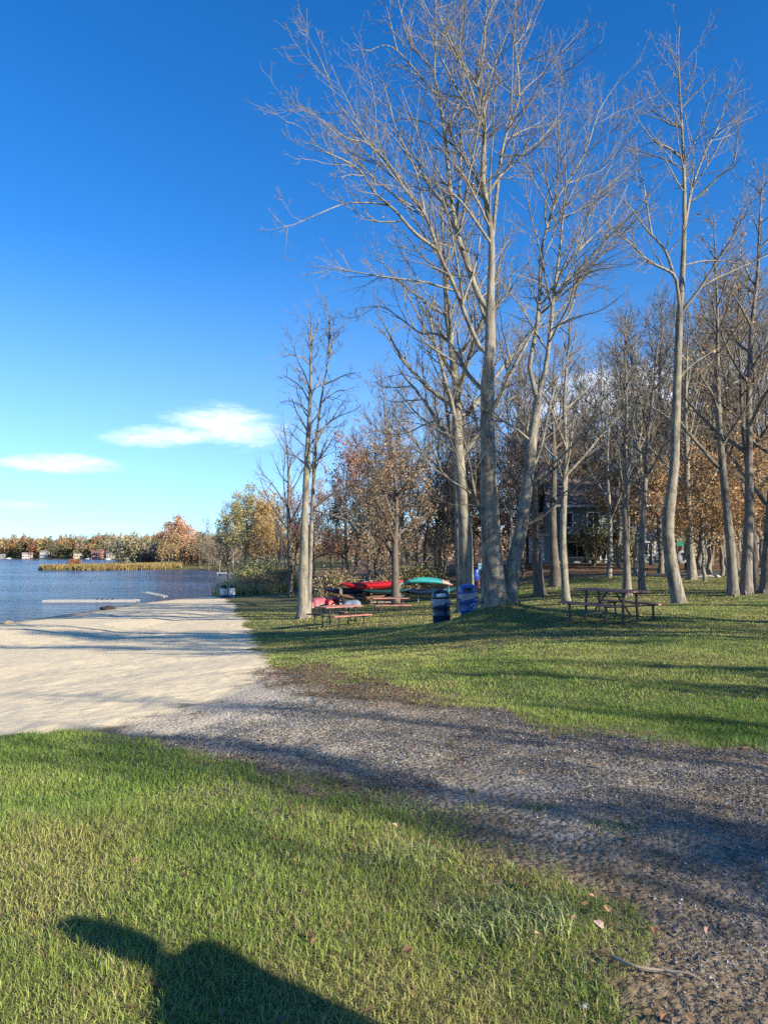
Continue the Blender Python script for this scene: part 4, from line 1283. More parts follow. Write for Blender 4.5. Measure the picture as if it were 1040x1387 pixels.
def house():
    d = 62.0
    xl, xr = kx(748, d), kx(892, d)
    xm = (xl + xr) / 2; W = xr - xl
    zg = hz(xm, d)
    root = thing('house', (xm, d, zg), 'grey-green two-storey house with white window frames behind the picnic lawn', 'house', rz=-0.12)
    Hh = 5.0; Dp = 7.5
    m = MB(); m.box((0, Dp / 2, Hh / 2 - 0.3), (W, Dp, Hh + 0.6)); siding_wall(m, -W / 2, W / 2, -0.01, 0, Hh)
    for s in (-1, 1):
        m.loft([[(s * W / 2, 0, Hh), (s * W / 2, Dp, Hh), (s * W / 2, Dp / 2, Hh + 2.2)], [(s * (W / 2 - 0.1), 0, Hh), (s * (W / 2 - 0.1), Dp, Hh), (s * (W / 2 - 0.1), Dp / 2, Hh + 2.2)]])
    m.build('wall', M['siding'], root)
    m = MB()
    for s in (0, 1):
        y0, y1 = (-0.5, Dp / 2) if s == 0 else (Dp + 0.5, Dp / 2)
        zl = Hh - 0.28
        m.loft([[(-W / 2 - 0.4, y0, zl), (W / 2 + 0.4, y0, zl), (W / 2 + 0.4, y1, Hh + 2.3), (-W / 2 - 0.4, y1, Hh + 2.3)], [(-W / 2 - 0.4, y0, zl + 0.14), (W / 2 + 0.4, y0, zl + 0.14), (W / 2 + 0.4, y1, Hh + 2.45), (-W / 2 - 0.4, y1, Hh + 2.45)]])
    rf = m.build('roof', M['shingle'], root)
    m = MB(); m.box((0, -0.53, Hh - 0.24), (W + 0.8, 0.05, 0.2)); m.build('gutter', M['trim'], root)
    for cx, cz, w, h in [(-3.2, 3.6, 1.0, 1.3), (-1.0, 3.6, 1.0, 1.3), (0.75, 4.0, 0.8, 1.0), (0.0, 0.85, 0.95, 1.1), (2.4, 3.6, 1.0, 1.3), (3.4, 1.2, 1.0, 1.1), (-2.4, 1.1, 1.6, 1.3)]:
        m = MB()
        for s in (-1, 1):
            m.box((cx + s * w / 2, -0.05, cz), (0.13, 0.10, h + 0.13)); m.box((cx, -0.05, cz + s * h / 2), (w - 0.13, 0.10, 0.13))
        m.box((cx, -0.04, cz), (0.05, 0.08, h - 0.13))
        f = m.build('window', M['trim'], root)
        m = MB(); m.box((cx, -0.03, cz), (w - 0.02, 0.02, h - 0.02)); m.build('pane', M['glass'], f)
    m = MB(); m.box((-0.6, -1.2, 2.25), (W * 0.72, 2.3, 0.16))
    for k in range(5): m.box((-0.6 + (k - 2) * 1.45, -2.25, 1.1), (0.12, 0.12, 2.15))
    dk = m.build('deck', simple_mat('dark_deck', (0.07, 0.06, 0.05), 0.8), root)
    m = MB()
    for k in range(27): m.box((-0.6 + (k - 13) * 0.235, -2.3, 2.8), (0.04, 0.04, 0.9))
    m.box((-0.6, -2.3, 3.28), (W * 0.72, 0.07, 0.06)); m.build('railing', simple_mat('grey_railing', (0.13, 0.13, 0.125), 0.7), dk)
    m = MB(); m.box((-W / 2 - 1.0, -0.6, 2.35), (2.2, 2.2, 0.22))
    for xx in (-W / 2 - 1.9, -W / 2 - 0.9): m.box((xx, -1.55, 1.12), (0.22, 0.22, 2.24))
    m.build('porch', M['trim'], root)
    m = MB(); m.box((-W / 2 - 1.0, -0.6, 2.52), (2.4, 2.4, 0.10)); m.build('porch_roof', M['shingle'], root)
    m = MB(); m.box((1.6, Dp / 2 + 0.4, Hh + 2.6), (0.7, 0.7, 1.3)); m.build('chimney', simple_mat('dull_brick', (0.22, 0.10, 0.075), 0.9), rf)
    return root


house()

# ---- basketball hoop and play structure beyond the trees
x = kx(884, 54); z = hz(x, 54)
root = thing('basketball_hoop', (x, 54, z), 'grey fan-shaped basketball backboard on a pole, left of the bowed trunk', 'basketball hoop')
MB().tube([(0, 0.25, -0.2), (0, 0.25, 1.9), (0, 0.05, 2.3)], 0.05, 8).build('pole', M['galv'], root, smooth=True)
m = MB(); pr = [(0.62 * math.cos(a), 0.62 * math.sin(a) * 1.1) for a in np.linspace(0, math.pi, 13)] + [(-0.42, -0.35), (0.42, -0.35)]
m.loft([[(p[0], 0.0, 2.35 + p[1]) for p in pr], [(p[0], -0.04, 2.35 + p[1]) for p in pr]]); m.build('backboard', simple_mat('grey_backboard', (0.27, 0.28, 0.29), 0.4, 0.05), root)
MB().tube([(0.22 * math.cos(a), -0.3 + 0.22 * math.sin(a), 2.12) for a in np.linspace(0, 2 * math.pi, 17)], 0.014, 6, False).build('rim', simple_mat('orange_rim', (0.6, 0.16, 0.04), 0.4), root)
x = kx(922, 52); z = hz(x, 52)
root = thing('play_structure', (x, 52, z), 'dark play structure with green panel and pale grey ring, right of the bowed trunk', 'playground')
m = MB()
for sx in (-0.75, 0.75):
    for sy in (0, 1.2): m.box((sx, sy, 1.3), (0.12, 0.12, 2.9))
m.box((0, 0.6, 1.25), (1.6, 1.3, 0.12)); m.build('frame', simple_mat('dark_brown_post', (0.045, 0.04, 0.035), 0.6), root)
m = MB(); m.loft([[(0.30 * math.copysign(abs(math.cos(a)) ** 0.6, math.cos(a)) - 0.15, yy, 2.05 + 0.36 * math.copysign(abs(math.sin(a)) ** 0.6, math.sin(a))) for a in np.linspace(0, 2 * math.pi, 20, False)] for yy in (-0.08, -0.14)])
m.build('panel', simple_mat('green_panel', (0.01, 0.17, 0.11), 0.35, 0.08), root)
m = MB(); m.loft([[(rr * 0.8 * math.cos(a), yy, 0.95 + rr * math.sin(a)) for a in np.linspace(0, 2 * math.pi, 24, False)] for rr, yy in ((0.42, 0.0), (0.46, -0.16), (0.3, -0.2), (0.26, -0.05))])
m.build('tunnel_ring', simple_mat('pale_plastic', (0.24, 0.25, 0.25), 0.5, 0.08), root, smooth=True)
m = MB()
for k in range(6): m.box((0.8 + 0.2 * k, 0.6, 1.2 - 0.2 * k), (0.28, 0.55, 0.05), Matrix.Rotation(0.78, 3, 'Y'))
m.build('slide', simple_mat('green_slide', (0.02, 0.20, 0.13), 0.4), root)

# ---- notice board and barrel seen beside the twin trunks
x = kx(653, 50); z = hz(x, 50)
root = thing('notice_board', (x, 50, z), 'small pale board on two white legs seen left of the twin trunks', 'sign')
m = MB()
for sx in (-0.24, 0.24): m.box((sx, 0, 0.7), (0.07, 0.07, 1.6))
m.build('legs', M['trim'], root)
m = MB(); m.box((0, -0.05, 1.35), (0.62, 0.04, 0.5), bev=0.01); m.build('board', simple_mat('pale_teal_board', (0.30, 0.45, 0.48), 0.5, 0.1), root)
x = kx(643, 49); z = hz(x, 49)
root = thing('barrel', (x, 49, z), 'blue barrel on a dark red stand seen left of the twin trunks', 'barrel')
MB().lathe([(0.24, 0.62), (0.27, 0.66), (0.28, 0.9), (0.285, 1.0), (0.27, 1.3), (0.24, 1.34)]).build('drum', simple_mat('blue_barrel', (0.03, 0.12, 0.5), 0.4, 0.1), root, smooth=True)
m = MB()
for sx in (-0.2, 0.2):
    for sy in (-0.2, 0.2): m.box((sx, sy, 0.28), (0.07, 0.07, 0.7))
m.box((0, 0, 0.6), (0.52, 0.52, 0.05)); m.build('stand', simple_mat('dark_red_stand', (0.16, 0.03, 0.03), 0.6), root)

# ------------------------------------------------------------------ things at the water
def rock(name, loc, size, col, label, cat='rock', group=None, seed=1):
    me = bmesh.new(); bmesh.ops.create_icosphere(me, subdivisions=3, radius=1)
    r2 = random.Random(seed)
    ph = [r2.uniform(0, 6.28) for _ in range(6)]
    for v in me.verts:
        c = v.co
        k = 1 + 0.16 * math.sin(3.1 * c.x + ph[0]) * math.cos(2.7 * c.y + ph[1]) + 0.12 * math.sin(5.3 * c.z + 4 * c.x + ph[2]) + 0.05 * math.sin(11 * c.y + ph[3])
        v.co = Vector((c.x * size[0] * k, c.y * size[1] * k, c.z * size[2] * k))
    m = MB(); m.bm.free(); m.bm = me
    o = m.build(name, simple_mat('rock_' + cat, col, 0.9, 0.25, 5.0, bump=0.5), None, smooth=True, loc=loc)
    return tag(o, label, cat, group)


x, y = G(146, 826); rock('driftwood_log', (x, y, hz(x, y) + 0.08), (0.5, 0.28, 0.2), (0.045, 0.035, 0.03), 'dark waterlogged stump on the sand near the floating dock', 'driftwood', seed=3)
x, y = G(11, 845); rock('boulder', (x, y, hz(x, y) + 0.06), (0.34, 0.22, 0.13), (0.36, 0.28, 0.20), 'pale tan boulder at the water line at the left edge', 'rock', seed=4)
# floating dock
d = 64.0; xa, xb = kx(66, d), kx(188, d)
root = thing('floating_dock', ((xa + xb) / 2, d, WATER), 'long white floating dock lying in the water off the beach', 'dock', rz=0.05)
L = xb - xa
m = MB()
for k in range(int(L / 0.3)): m.box((-L / 2 + 0.15 + 0.3 * k, 0, 0.16), (0.285, 1.3, 0.05))
m.build('decking', simple_mat('white_decking', (0.33, 0.33, 0.32), 0.7, 0.1, 4.0), root)
m = MB(); m.box((0, -0.66, 0.08), (L, 0.06, 0.18)); m.box((0, 0.66, 0.08), (L, 0.06, 0.18)); m.build('side_board', simple_mat('pale_side_board', (0.34, 0.34, 0.33), 0.8), root)
for k in range(4):
    m = MB(); xx = 0.6 + 0.42 * k; m.box((xx, -0.45, 0.25), (0.22, 0.09, 0.05)); m.box((xx, -0.45, 0.21), (0.09, 0.07, 0.06)); m.build('cleat', M['black_plastic'], root)
d = 67.5; x = kx(212, d)
root = thing('gangplank', (x, d, WATER + 0.25), 'sloping white gangplank resting on the shore beside the dock', 'gangplank', rz=-0.15)
m = MB(); m.beam((-1.05, 0, 0.32), (1.0, 0, -0.02), 0.8, 0.09); m.build('plank', M['trim'], root)
m = MB()
for s in (-1, 1): m.beam((-1.05, 0.42 * s, 0.38), (1.0, 0.42 * s, 0.04), 0.05, 0.12)
m.build('side_rail', M['galv'], root)
x, y = kx(325, 150), 150
root = thing('jetty', (x - 2, y, WATER), 'tiny pale jetty at the right shore beyond the bins', 'dock')
m = MB(); m.box((0, 0, 0.4), (5.0, 1.2, 0.12)); m.build('decking', M['trim'], root)
m = MB(); [m.box((sx, 0, 0.0), (0.15, 1.0, 0.8)) for sx in (-2.2, 0, 2.2)]; m.build('pile', M['old_wood'], root)

# pale boulders and a log along the road
for i, (px, py, s, lab) in enumerate([(1001, 782, (0.13, 0.13, 0.28), 'upright white stone between the trunks at the right edge'),
                                      (1030, 786, (0.3, 0.2, 0.2), 'wide white stone between the last two trunks at the right edge'),
                                      (958, 787, (0.7, 0.2, 0.12), 'long pale stone beside the road left of the right cluster')]):
    x, y = kx(px, 44), 44
    rock('boulder', (x, y, hz(x, y) + s[2] * 0.5), s, (0.33, 0.29, 0.24), lab, 'rock', 'stones by the road', seed=20 + i)

# ------------------------------------------------------------------ far shore
def shore_hit(px, off=10):
    k = (px - CX) / F
    ds = np.linspace(330, 1100, 1500)
    sd = poly_sd(LAKE, k * ds, ds)
    i = np.nonzero(sd > 0)[0]
    d = ds[i[-1]] + off
    return k * d, d


for px, w, h, col, rc, lab in [
    (38, 9.5, 4.2, (0.66, 0.56, 0.54), (0.30, 0.24, 0.24), 'wide pinkish-white cottage on the far shore'),
    (60, 7.5, 6.5, (0.68, 0.64, 0.58), (0.22, 0.19, 0.18), 'taller white house on the far shore, right of the wide cottage'),
    (4, 5, 3.0, (0.66, 0.64, 0.60), (0.3, 0.28, 0.27), 'small white boathouse at the left edge of the far shore'),
    (107, 8.5, 4.6, (0.56, 0.50, 0.36), (0.26, 0.22, 0.18), 'cream cottage in the middle of the far shore'),
    (132, 11, 7.5, (0.44, 0.24, 0.20), (0.25, 0.12, 0.10), 'large red-brown house on the far shore'),
    (150, 7, 4.0, (0.60, 0.54, 0.40), (0.26, 0.22, 0.2), 'cream cottage right of the red-brown house'),
]:
    x, y = shore_hit(px, 12)
    z = hz(x, y)
    col = tuple(k * 0.75 for k in col)
    root = thing('cottage', (x, y, z), lab, 'house', 'houses on the far shore', rz=random.uniform(-0.25, 0.25))
    m = MB(); m.box((0, 3, h / 2 - 0.5), (w, 6, h + 1)); m.build('wall', simple_mat('cottage_wall', col, 0.8, 0.08, 1.0), root)
    m = MB(); m.loft([[(sx, -0.4, h), (sx, 6.4, h), (sx, 3, h + 2.0)] for sx in (-w / 2 - 0.4, w / 2 + 0.4)]); m.build('roof', simple_mat('cottage_roof', rc, 0.9, 0.1, 1.0), root)
    for k in range(int(w // 2.4)):
        m = MB(); m.box((-w / 2 + 1.3 + 2.4 * k, -0.03, h * 0.5), (1.1, 0.1, 1.3)); m.build('window', M['glass'], root)
for px, lab in [(121, 'white moored boat below the red-brown house'), (148, 'white moored boat below the right cream cottage'), (13, 'white moored boat at the left end of the far shore')]:
    x, y = shore_hit(px, -6)
    root = thing('moored_boat', (x, y, WATER), lab, 'boat', 'boats at the far shore')
    MB().loft(hull_rings(6.5, 2.2, 1.1, 0.3, 16, 0.4)).build('hull', M['white_paint'], root, smooth=True)
    root.location.z = WATER + 0.35
    m = MB(); m.box((0.3, 0, 0.75), (2.0, 1.4, 0.9), bev=0.15); m.build('cabin', M['trim'], root)


def crowns(name, X, Y, Hs, Rs, pals, m, size, label_kind='stuff', trunk=True):
    n = len(X)
    Z = height(X, Y)
    u = nrm(rng.normal(size=(n, m, 3))) * (rng.random((n, m, 1)) ** 0.4)
    lump = 1 + 0.25 * np.sin(3 * u[..., 0:1] + rng.uniform(0, 6, (n, 1, 1))) * np.cos(4 * u[..., 2:3] + rng.uniform(0, 6, (n, 1, 1)))
    c = np.stack([X, Y, Z + Hs * 0.58], -1)[:, None, :] + u * lump * np.stack([Rs, Rs, Hs * 0.44], -1)[:, None, :]
    v, t, _ = leaf_blades(c.reshape(-1, 3), size, [(1, 1, 1)])
    base = np.array([pals[i] for i in rng.integers(0, len(pals), n)]) * rng.uniform(0.75, 1.2, (n, 1))
    cc = np.repeat(base[:, None, :], m, 1) * rng.uniform(0.65, 1.35, (n, m, 1))
    o = mesh_np(name, v, tris=t, mat=M['leaf_far'], smooth=False, cattr=np.repeat(cc.reshape(-1, 3), 4, 0))
    tag(o, kind='stuff')
    if trunk:
        K = 2
        p = np.stack([np.stack([X, Y, Z - 0.3], -1), np.stack([X, Y, Z + Hs * 0.75], -1)], 1)
        tb = Tubes(); tb.add(p, np.stack([Hs * 0.011, Hs * 0.004], 1), 5)
        tag(tb.build(name.replace('crowns', 'stems'), M['bark_grey'], None, np.zeros(3)), kind='stuff')


N = 9000
X = rng.uniform(-780, -50, N); Y = rng.uniform(290, 1050, N)
sd = poly_sd(LAKE, X, Y); az = X / Y
k = (sd < -9) & (sd > -130) & (az > -0.68) & (az < -0.20) & (rng.random(N) < np.where(sd > -45, 1.0, 0.55))
X, Y = X[k], Y[k]
AUT = [(0.22, 0.085, 0.05), (0.25, 0.12, 0.06), (0.19, 0.10, 0.06), (0.15, 0.14, 0.06), (0.26, 0.18, 0.085), (0.07, 0.085, 0.04), (0.17, 0.135, 0.10), (0.24, 0.15, 0.06), (0.20, 0.08, 0.055), (0.13, 0.125, 0.07), (0.30, 0.22, 0.10)]
AUT = [tuple(min(0.6, c * 1.25) for c in a) for a in AUT] + [(0.22, 0.20, 0.12), (0.24, 0.21, 0.16), (0.17, 0.18, 0.08), (0.10, 0.12, 0.06)]
HF = np.maximum(0.34, smoothstep(230, 760, Y))
crowns('far_wood_crowns', X, Y, rng.uniform(9, 24, len(X)) * HF, rng.uniform(2.8, 6.5, len(X)) * HF ** 0.6, AUT, 190, 1.45)

# undergrowth and crowns deep in the woods on the right
N = 1500
X = rng.uniform(-30, 190, N); Y = rng.uniform(86, 240, N); az = X / Y
k = (az > -0.12) & (az < 0.72) & (poly_sd(LAKE, X, Y) < -25)
X, Y = X[k][:330], Y[k][:330]
crowns('deep_wood_crowns', X, Y, rng.uniform(5, 11, len(X)), rng.uniform(2.2, 4.2, len(X)), BROWN[:4] + [(0.28, 0.15, 0.10), (0.17, 0.14, 0.10), (0.13, 0.11, 0.08), (0.20, 0.17, 0.13)], 420, 0.42)
N = 900
X = rng.uniform(-200, -14, N); Y = rng.uniform(95, 420, N); az = X / Y; sd = poly_sd(LAKE, X, Y)
k = (az > -0.30) & (az < -0.10) & (sd < -6) & (sd > -60)
X, Y = X[k][:150], Y[k][:150]
crowns('shore_wood_crowns', X, Y, rng.uniform(7, 13, len(X)), rng.uniform(2.2, 4.0, len(X)), [(0.27, 0.20, 0.12), (0.22, 0.17, 0.11), (0.24, 0.21, 0.16), (0.18, 0.15, 0.08), (0.30, 0.21, 0.10)], 420, 0.42)


# ------------------------------------------------------------------ shrubs and reeds
def shrub(label, px, py, d, w, h, pal, n, size, name='shrub', group='shrubs by the water'):
    x, y = kx(px, d), d
    z = hz(x, y)
    root = thing(name, (x, y, z), label, 'shrub', group)
    ns = 26
    az_ = rng.uniform(0, 6.28, ns); rr = rng.random(ns) ** 0.5
    pts = np.zeros((ns, 5, 3))
    for k in range(5):
        t = k / 4
        pts[:, k] = np.stack([w * 0.5 * rr * np.cos(az_) * t, w * 0.4 * rr * np.sin(az_) * t, h * t ** 0.8 * (1 - 0.35 * rr ** 2) - 0.05], -1) + rng.normal(size=(ns, 3)) * 0.03 * t * w
    tb = Tubes(); tb.add(pts, np.repeat(np.linspace(0.02, 0.006, 5)[None], ns, 0) * max(1, h / 1.5), 4)
    B, R = grow(pts, np.full((ns, 5), 0.01), 4 / max(h, 1), (0.2, 1), 0.5, (20, 50), 0.6, 4, 0.15, 0.7, 0.006)
    tb.add(B, R, 3)
    tb.build('stems', M['twig_brown'], root, np.zeros(3))
    v, t, c = leaves_on([pts[:, 1:], B], n, size, pal, 0.09 * w)
    v[:, 2] = np.maximum(v[:, 2], 0.02)
    mesh_np('foliage', v, tris=t, mat=M['leaf'], parent=root, smooth=False, cattr=c)
    return root


for a in [
    ('yellow-green shrub at the water right of the pale bins', 341, 800, 86, 5.0, 1.6, [(0.50, 0.44, 0.18), (0.42, 0.38, 0.15), (0.36, 0.34, 0.14)], 2600, 0.24),
    ('second yellow-green shrub further along the right shore', 352, 795, 92, 6.0, 2.2, [(0.50, 0.44, 0.18), (0.42, 0.36, 0.15), (0.34, 0.32, 0.13)], 2600, 0.24),
    ('brown shrub beside the pale bins', 343, 806, 72, 3.4, 1.2, TAN + BROWN, 1500, 0.18),
    ('rust-brown shrub left of the small dark tree', 364, 806, 71, 3.2, 1.2, RUST + BROWN, 1200, 0.18),
    ('tan-brown shrub behind the small dark tree', 384, 800, 80, 4.4, 1.6, TAN, 1700, 0.2),
    ('dark red shrub at the root of the reed spit', 200, 766, 262, 10, 4.5, RUST, 1500, 0.7),
    ('olive-grey willow shrub on the back of the reed spit', 166, 764, 420, 17, 14, [(0.32, 0.30, 0.18), (0.38, 0.35, 0.22), (0.27, 0.24, 0.15)], 1500, 1.1),
    ('olive-grey willow shrub left of the salmon tree', 184, 764, 380, 15, 14, [(0.33, 0.31, 0.18), (0.40, 0.35, 0.21), (0.29, 0.25, 0.15)], 1500, 1.1),
    ('brown bush right of the salmon tree', 262, 768, 240, 12, 6.5, BROWN, 2000, 0.6),
    ('tiny dark bush at the tip of the reed spit', 103, 769, 208, 3.5, 2.2, RUST, 700, 0.4),
    ('dark evergreen shrub in front of the house deck', 852, 770, 58, 2.6, 2.0, GREEN + OLIVE, 2200, 0.13),
    ('olive-green bushy shrub in front of the house wall', 803, 750, 58, 3.0, 3.6, OLIVE + GREEN, 1500, 0.14),
    ('brown shrub in the shade behind the playground', 965, 770, 60, 5.0, 2.6, BROWN, 2600, 0.16),
    ('green-brown shrub behind the kayak rack', 455, 800, 52, 4.0, 1.5, OLIVE + BROWN, 2400, 0.13),
    ('low green shrub behind the turquoise kayak', 570, 790, 54, 4.0, 1.4, GREEN + OLIVE, 2400, 0.13),
    ('low olive shrub left of the turquoise kayak', 530, 795, 53, 3.6, 1.3, OLIVE + BROWN, 2200, 0.13),
]:
    shrub(*a)


# ------------------------------------------------------------------ grass, reeds, fallen leaves, gravel stones
def blades(x, y, z, h, w, lean, col, name, mat, parent=None, lname=None):
    n = len(x)
    az = rng.uniform(0, 2 * np.pi, n); la = rng.uniform(0, 2 * np.pi, n)
    s = np.stack([np.cos(az), np.sin(az), np.zeros(n)], -1) * w[:, None] * 0.5
    ld = np.stack([np.cos(la), np.sin(la), np.zeros(n)], -1)
    p = np.stack([x, y, z], -1)
    mid = p + ld * (h * lean * 0.35)[:, None] + np.array([0, 0, 1.0]) * (h * np.maximum(0.2, 0.62 - 0.2 * lean))[:, None]
    tip = p + ld * (h * lean)[:, None] + np.array([0, 0, 1.0]) * (h * np.maximum(0.12, 1 - 0.5 * lean))[:, None]
    v = np.stack([p - s, p + s, mid + s * 0.75, mid - s * 0.75, tip], 1).reshape(-1, 3)
    o = np.arange(n)[:, None] * 5
    return mesh_np(name, v, quads=o + np.array([[0, 1, 2, 3]]), tris=o + np.array([[3, 2, 4]]), mat=mat, parent=parent, smooth=False, cattr=np.repeat(col, 5, 0))


def lawn_grass():
    xs, ys, hs, ws = [], [], [], []
    for d0, d1, den, h0, h1, w in [(1.5, 3.2, 13500, 0.028, 0.072, 0.003), (3.2, 5, 10500, 0.028, 0.070, 0.0034), (5, 8, 7000, 0.028, 0.066, 0.0042),
                                   (8, 14, 2600, 0.026, 0.058, 0.0068), (14, 26, 800, 0.024, 0.052, 0.012), (26, 46, 150, 0.024, 0.055, 0.024)]:
        k = 0.62
        n = int(k * (d1 * d1 - d0 * d0) * den)
        d = np.sqrt(rng.uniform(d0 * d0, d1 * d1, n)); x = rng.uniform(-k, k, n) * d
        g = sd_gravel(x, d); s = sd_sand(x, d); rd = poly_sd(ROAD, x, d); wd = poly_sd(WOOD, x, d); dr = poly_sd(DIRT, x, d)
        nz = fbm(x * 2.2, d * 2.2, 31, 3) - 0.5; n2 = fbm(x * 0.7, d * 0.7, 77, 3)
        keep = (g < -0.06 + nz * 0.9) & (s < -0.05 + nz * 0.5) & (rd < 0) & (wd < nz * 6 + 1)
        keep &= (rng.random(n) < np.where(g > -0.7, 0.25 + 0.75 * smoothstep(-0.05, -0.75, g + nz * 0.9), 1.0))
        keep &= (rng.random(n) < np.where(dr + nz * 2.2 > -0.2, 0.12, 1.0))
        keep &= rng.random(n) < smoothstep(0.16, 0.42, n2) * 0.55 + 0.45
        x, d = x[keep], d[keep]
        m = len(x)
        hh = rng.uniform(h0, h1, m) * (0.35 + 0.75 * fbm(x * 1.6, d * 1.6, 5, 2) + 0.7 * fbm(x * 7, d * 7, 15, 2))
        xs.append(x); ys.append(d); hs.append(hh); ws.append(np.full(m, w) * rng.uniform(0.7, 1.3, m))
    # sparse weeds on the gravel
    n = 2600
    d = np.sqrt(rng.uniform(9, 80, n)); x = rng.uniform(-0.5, 0.62, n) * d
    g = sd_gravel(x, d)
    keep = (g > 0) & (fbm(x * 1.1, d * 1.1, 55, 3) > 0.62)
    xs.append(x[keep]); ys.append(d[keep]); hs.append(rng.uniform(0.015, 0.045, keep.sum())); ws.append(np.full(keep.sum(), 0.005))
    x, y, h, w = map(np.concatenate, (xs, ys, hs, ws))
    n = len(x)
    z = height(x, y) - 0.006
    pat = fbm(x * 0.55, y * 0.55, 21, 3); p2 = fbm(x * 2.6, y * 2.6, 40, 2)
    A, B, C = np.array((0.135, 0.235, 0.038)), np.array((0.265, 0.35, 0.072)), np.array((0.42, 0.415, 0.125))
    t = np.clip((pat - 0.3) * 1.6 + (p2 - 0.5) * 0.7 + rng.normal(size=n) * 0.16 + np.clip((y - 7) / 25, 0, 0.38), 0, 1)[:, None]
    col = np.where(t < 0.5, A + (B - A) * t * 2, B + (C - B) * (t - 0.5) * 2)
    straw = rng.random(n) < (0.06 + 0.2 * smoothstep(0.5, 0.72, pat) + 0.12 * smoothstep(6.5, 12, y))
    col[straw] = np.array((0.33, 0.26, 0.13)) * rng.uniform(0.6, 1.2, (straw.sum(), 1))
    col *= rng.uniform(0.75, 1.25, (n, 1))
    o = blades(x, y, z, h, w, rng.uniform(0.15, 1.0, n) + 0.75 * (rng.random(n) < 0.35), col, 'lawn_grass', M['grass'])
    tag(o, kind='stuff')


lawn_grass()


def tuft(px, py, n, rad, h0, h1, label):
    x0, y0 = G(px, py)
    a = rng.uniform(0, 6.28, n); r = rad * rng.random(n) ** 0.6
    x = x0 + r * np.cos(a) * 1.3; y = y0 + r * np.sin(a) * 0.8
    z = height(x, y) - 0.005
    col = np.array((0.26, 0.32, 0.10)) * rng.uniform(0.5, 1.35, (n, 1)); st = rng.random(n) < 0.25
    col[st] = np.array((0.46, 0.43, 0.24)) * rng.uniform(0.7, 1.1, (st.sum(), 1))
    base = np.array([x0, y0, hz(x0, y0)])
    o = blades(x - base[0], y - base[1], z - base[2], rng.uniform(h0, h1, n), rng.uniform(0.004, 0.0075, n), rng.uniform(0.3, 1.3, n), col, 'grass_tuft', M['grass'])
    o.location = base
    tag(o, label, 'grass tuft', 'long tufts in the foreground lawn')


tuft(690, 1258, 1000, 0.23, 0.05, 0.15, 'pale tuft of long grass at the lawn corner beside the orange leaves')
tuft(555, 1165, 420, 0.20, 0.06, 0.12, 'tuft of long grass at the gravel edge left of the pale tuft')
tuft(735, 1098, 160, 0.10, 0.015, 0.04, 'small weed clump out on the gravel, middle one of three')
tuft(828, 1130, 200, 0.13, 0.015, 0.045, 'small weed clump out on the gravel, rightmost of three')
tuft(628, 1098, 200, 0.13, 0.015, 0.045, 'small weed clump on the gravel nearest the lawn edge')


def reeds():
    # spit of reeds and the fringe along the shore
    n = 60000
    x = rng.uniform(-96, -50, n); y = rng.uniform(196, 262, n)
    sd = poly_sd(LAKE, x, y)
    k = (sd < 0.3) & (x < -0.272 * y) & (fbm(x * 0.2, y * 0.2, 8, 2) > 0.22)
    x, y = x[k], y[k]
    m = 30000
    x2 = rng.uniform(-22.5, -9, m); y2 = rng.uniform(62, 104, m); s2 = poly_sd(LAKE, x2, y2)
    k2 = (s2 < 0.2) & (s2 > -8) & (sd_sand(x2, y2) < -0.2) & (y2 > 68) & (fbm(x2 * 0.6, y2 * 0.6, 3, 2) > 0.3)
    x2, y2 = x2[k2], y2[k2]
    m = 22000
    x3 = rng.uniform(-62, -10, m); y3 = rng.uniform(98, 215, m); s3 = poly_sd(LAKE, x3, y3)
    k3 = (s3 < 0.3) & (s3 > -5)
    x3, y3 = x3[k3], y3[k3]
    for xx, yy, h0, h1, w, pal, nm in [(x, y, 0.7, 1.5, 0.22, [(0.40, 0.27, 0.10), (0.45, 0.32, 0.13), (0.34, 0.25, 0.09), (0.27, 0.24, 0.09)], 'reed_bed'),
                                       (x2, y2, 0.5, 1.5, 0.07, [(0.48, 0.33, 0.14), (0.54, 0.41, 0.19), (0.36, 0.32, 0.13), (0.40, 0.38, 0.15)], 'shore_reeds'),
                                       (x3, y3, 0.4, 1.1, 0.12, [(0.26, 0.21, 0.09), (0.20, 0.20, 0.08), (0.15, 0.14, 0.07)], 'bank_reeds')]:
        q = len(xx)
        c = np.array(pal)[rng.integers(0, len(pal), q)] * rng.uniform(0.75, 1.25, (q, 1))
        o = blades(xx, yy, np.maximum(height(xx, yy), WATER) - 0.02, rng.uniform(h0, h1, q), np.full(q, w), rng.uniform(0.1, 0.6, q), c, nm, M['leaf'])
        tag(o, kind='stuff')


reeds()


def flat_leaves(name, x, y, size, pal, mat=None):
    n = len(x)
    c = np.stack([x, y, height(x, y) + 0.012 + 0.02 * rng.random(n)], -1)
    a = nrm(np.concatenate([rng.normal(size=(n, 2)), rng.normal(size=(n, 1)) * 0.25], 1))
    b = np.cross(np.array([0, 0, 1.0]), a) + rng.normal(size=(n, 3)) * 0.15
    s = (size * rng.uniform(0.7, 1.3, n))[:, None]
    up = np.array([0, 0, 1.0]) * s * 0.15
    v = np.stack([c - a * s * 0.6, c + b * s * 0.4 + up, c + a * s * 0.6, c - b * s * 0.4 + up], 1).reshape(-1, 3)
    o = np.arange(n)[:, None] * 4
    col = np.array(pal)[rng.integers(0, len(pal), n)] * rng.uniform(0.7, 1.2, (n, 1))
    return mesh_np(name, v, tris=np.concatenate([o + [[0, 1, 2]], o + [[0, 2, 3]]]), mat=M['leaf'], smooth=False, cattr=np.repeat(col, 4, 0))


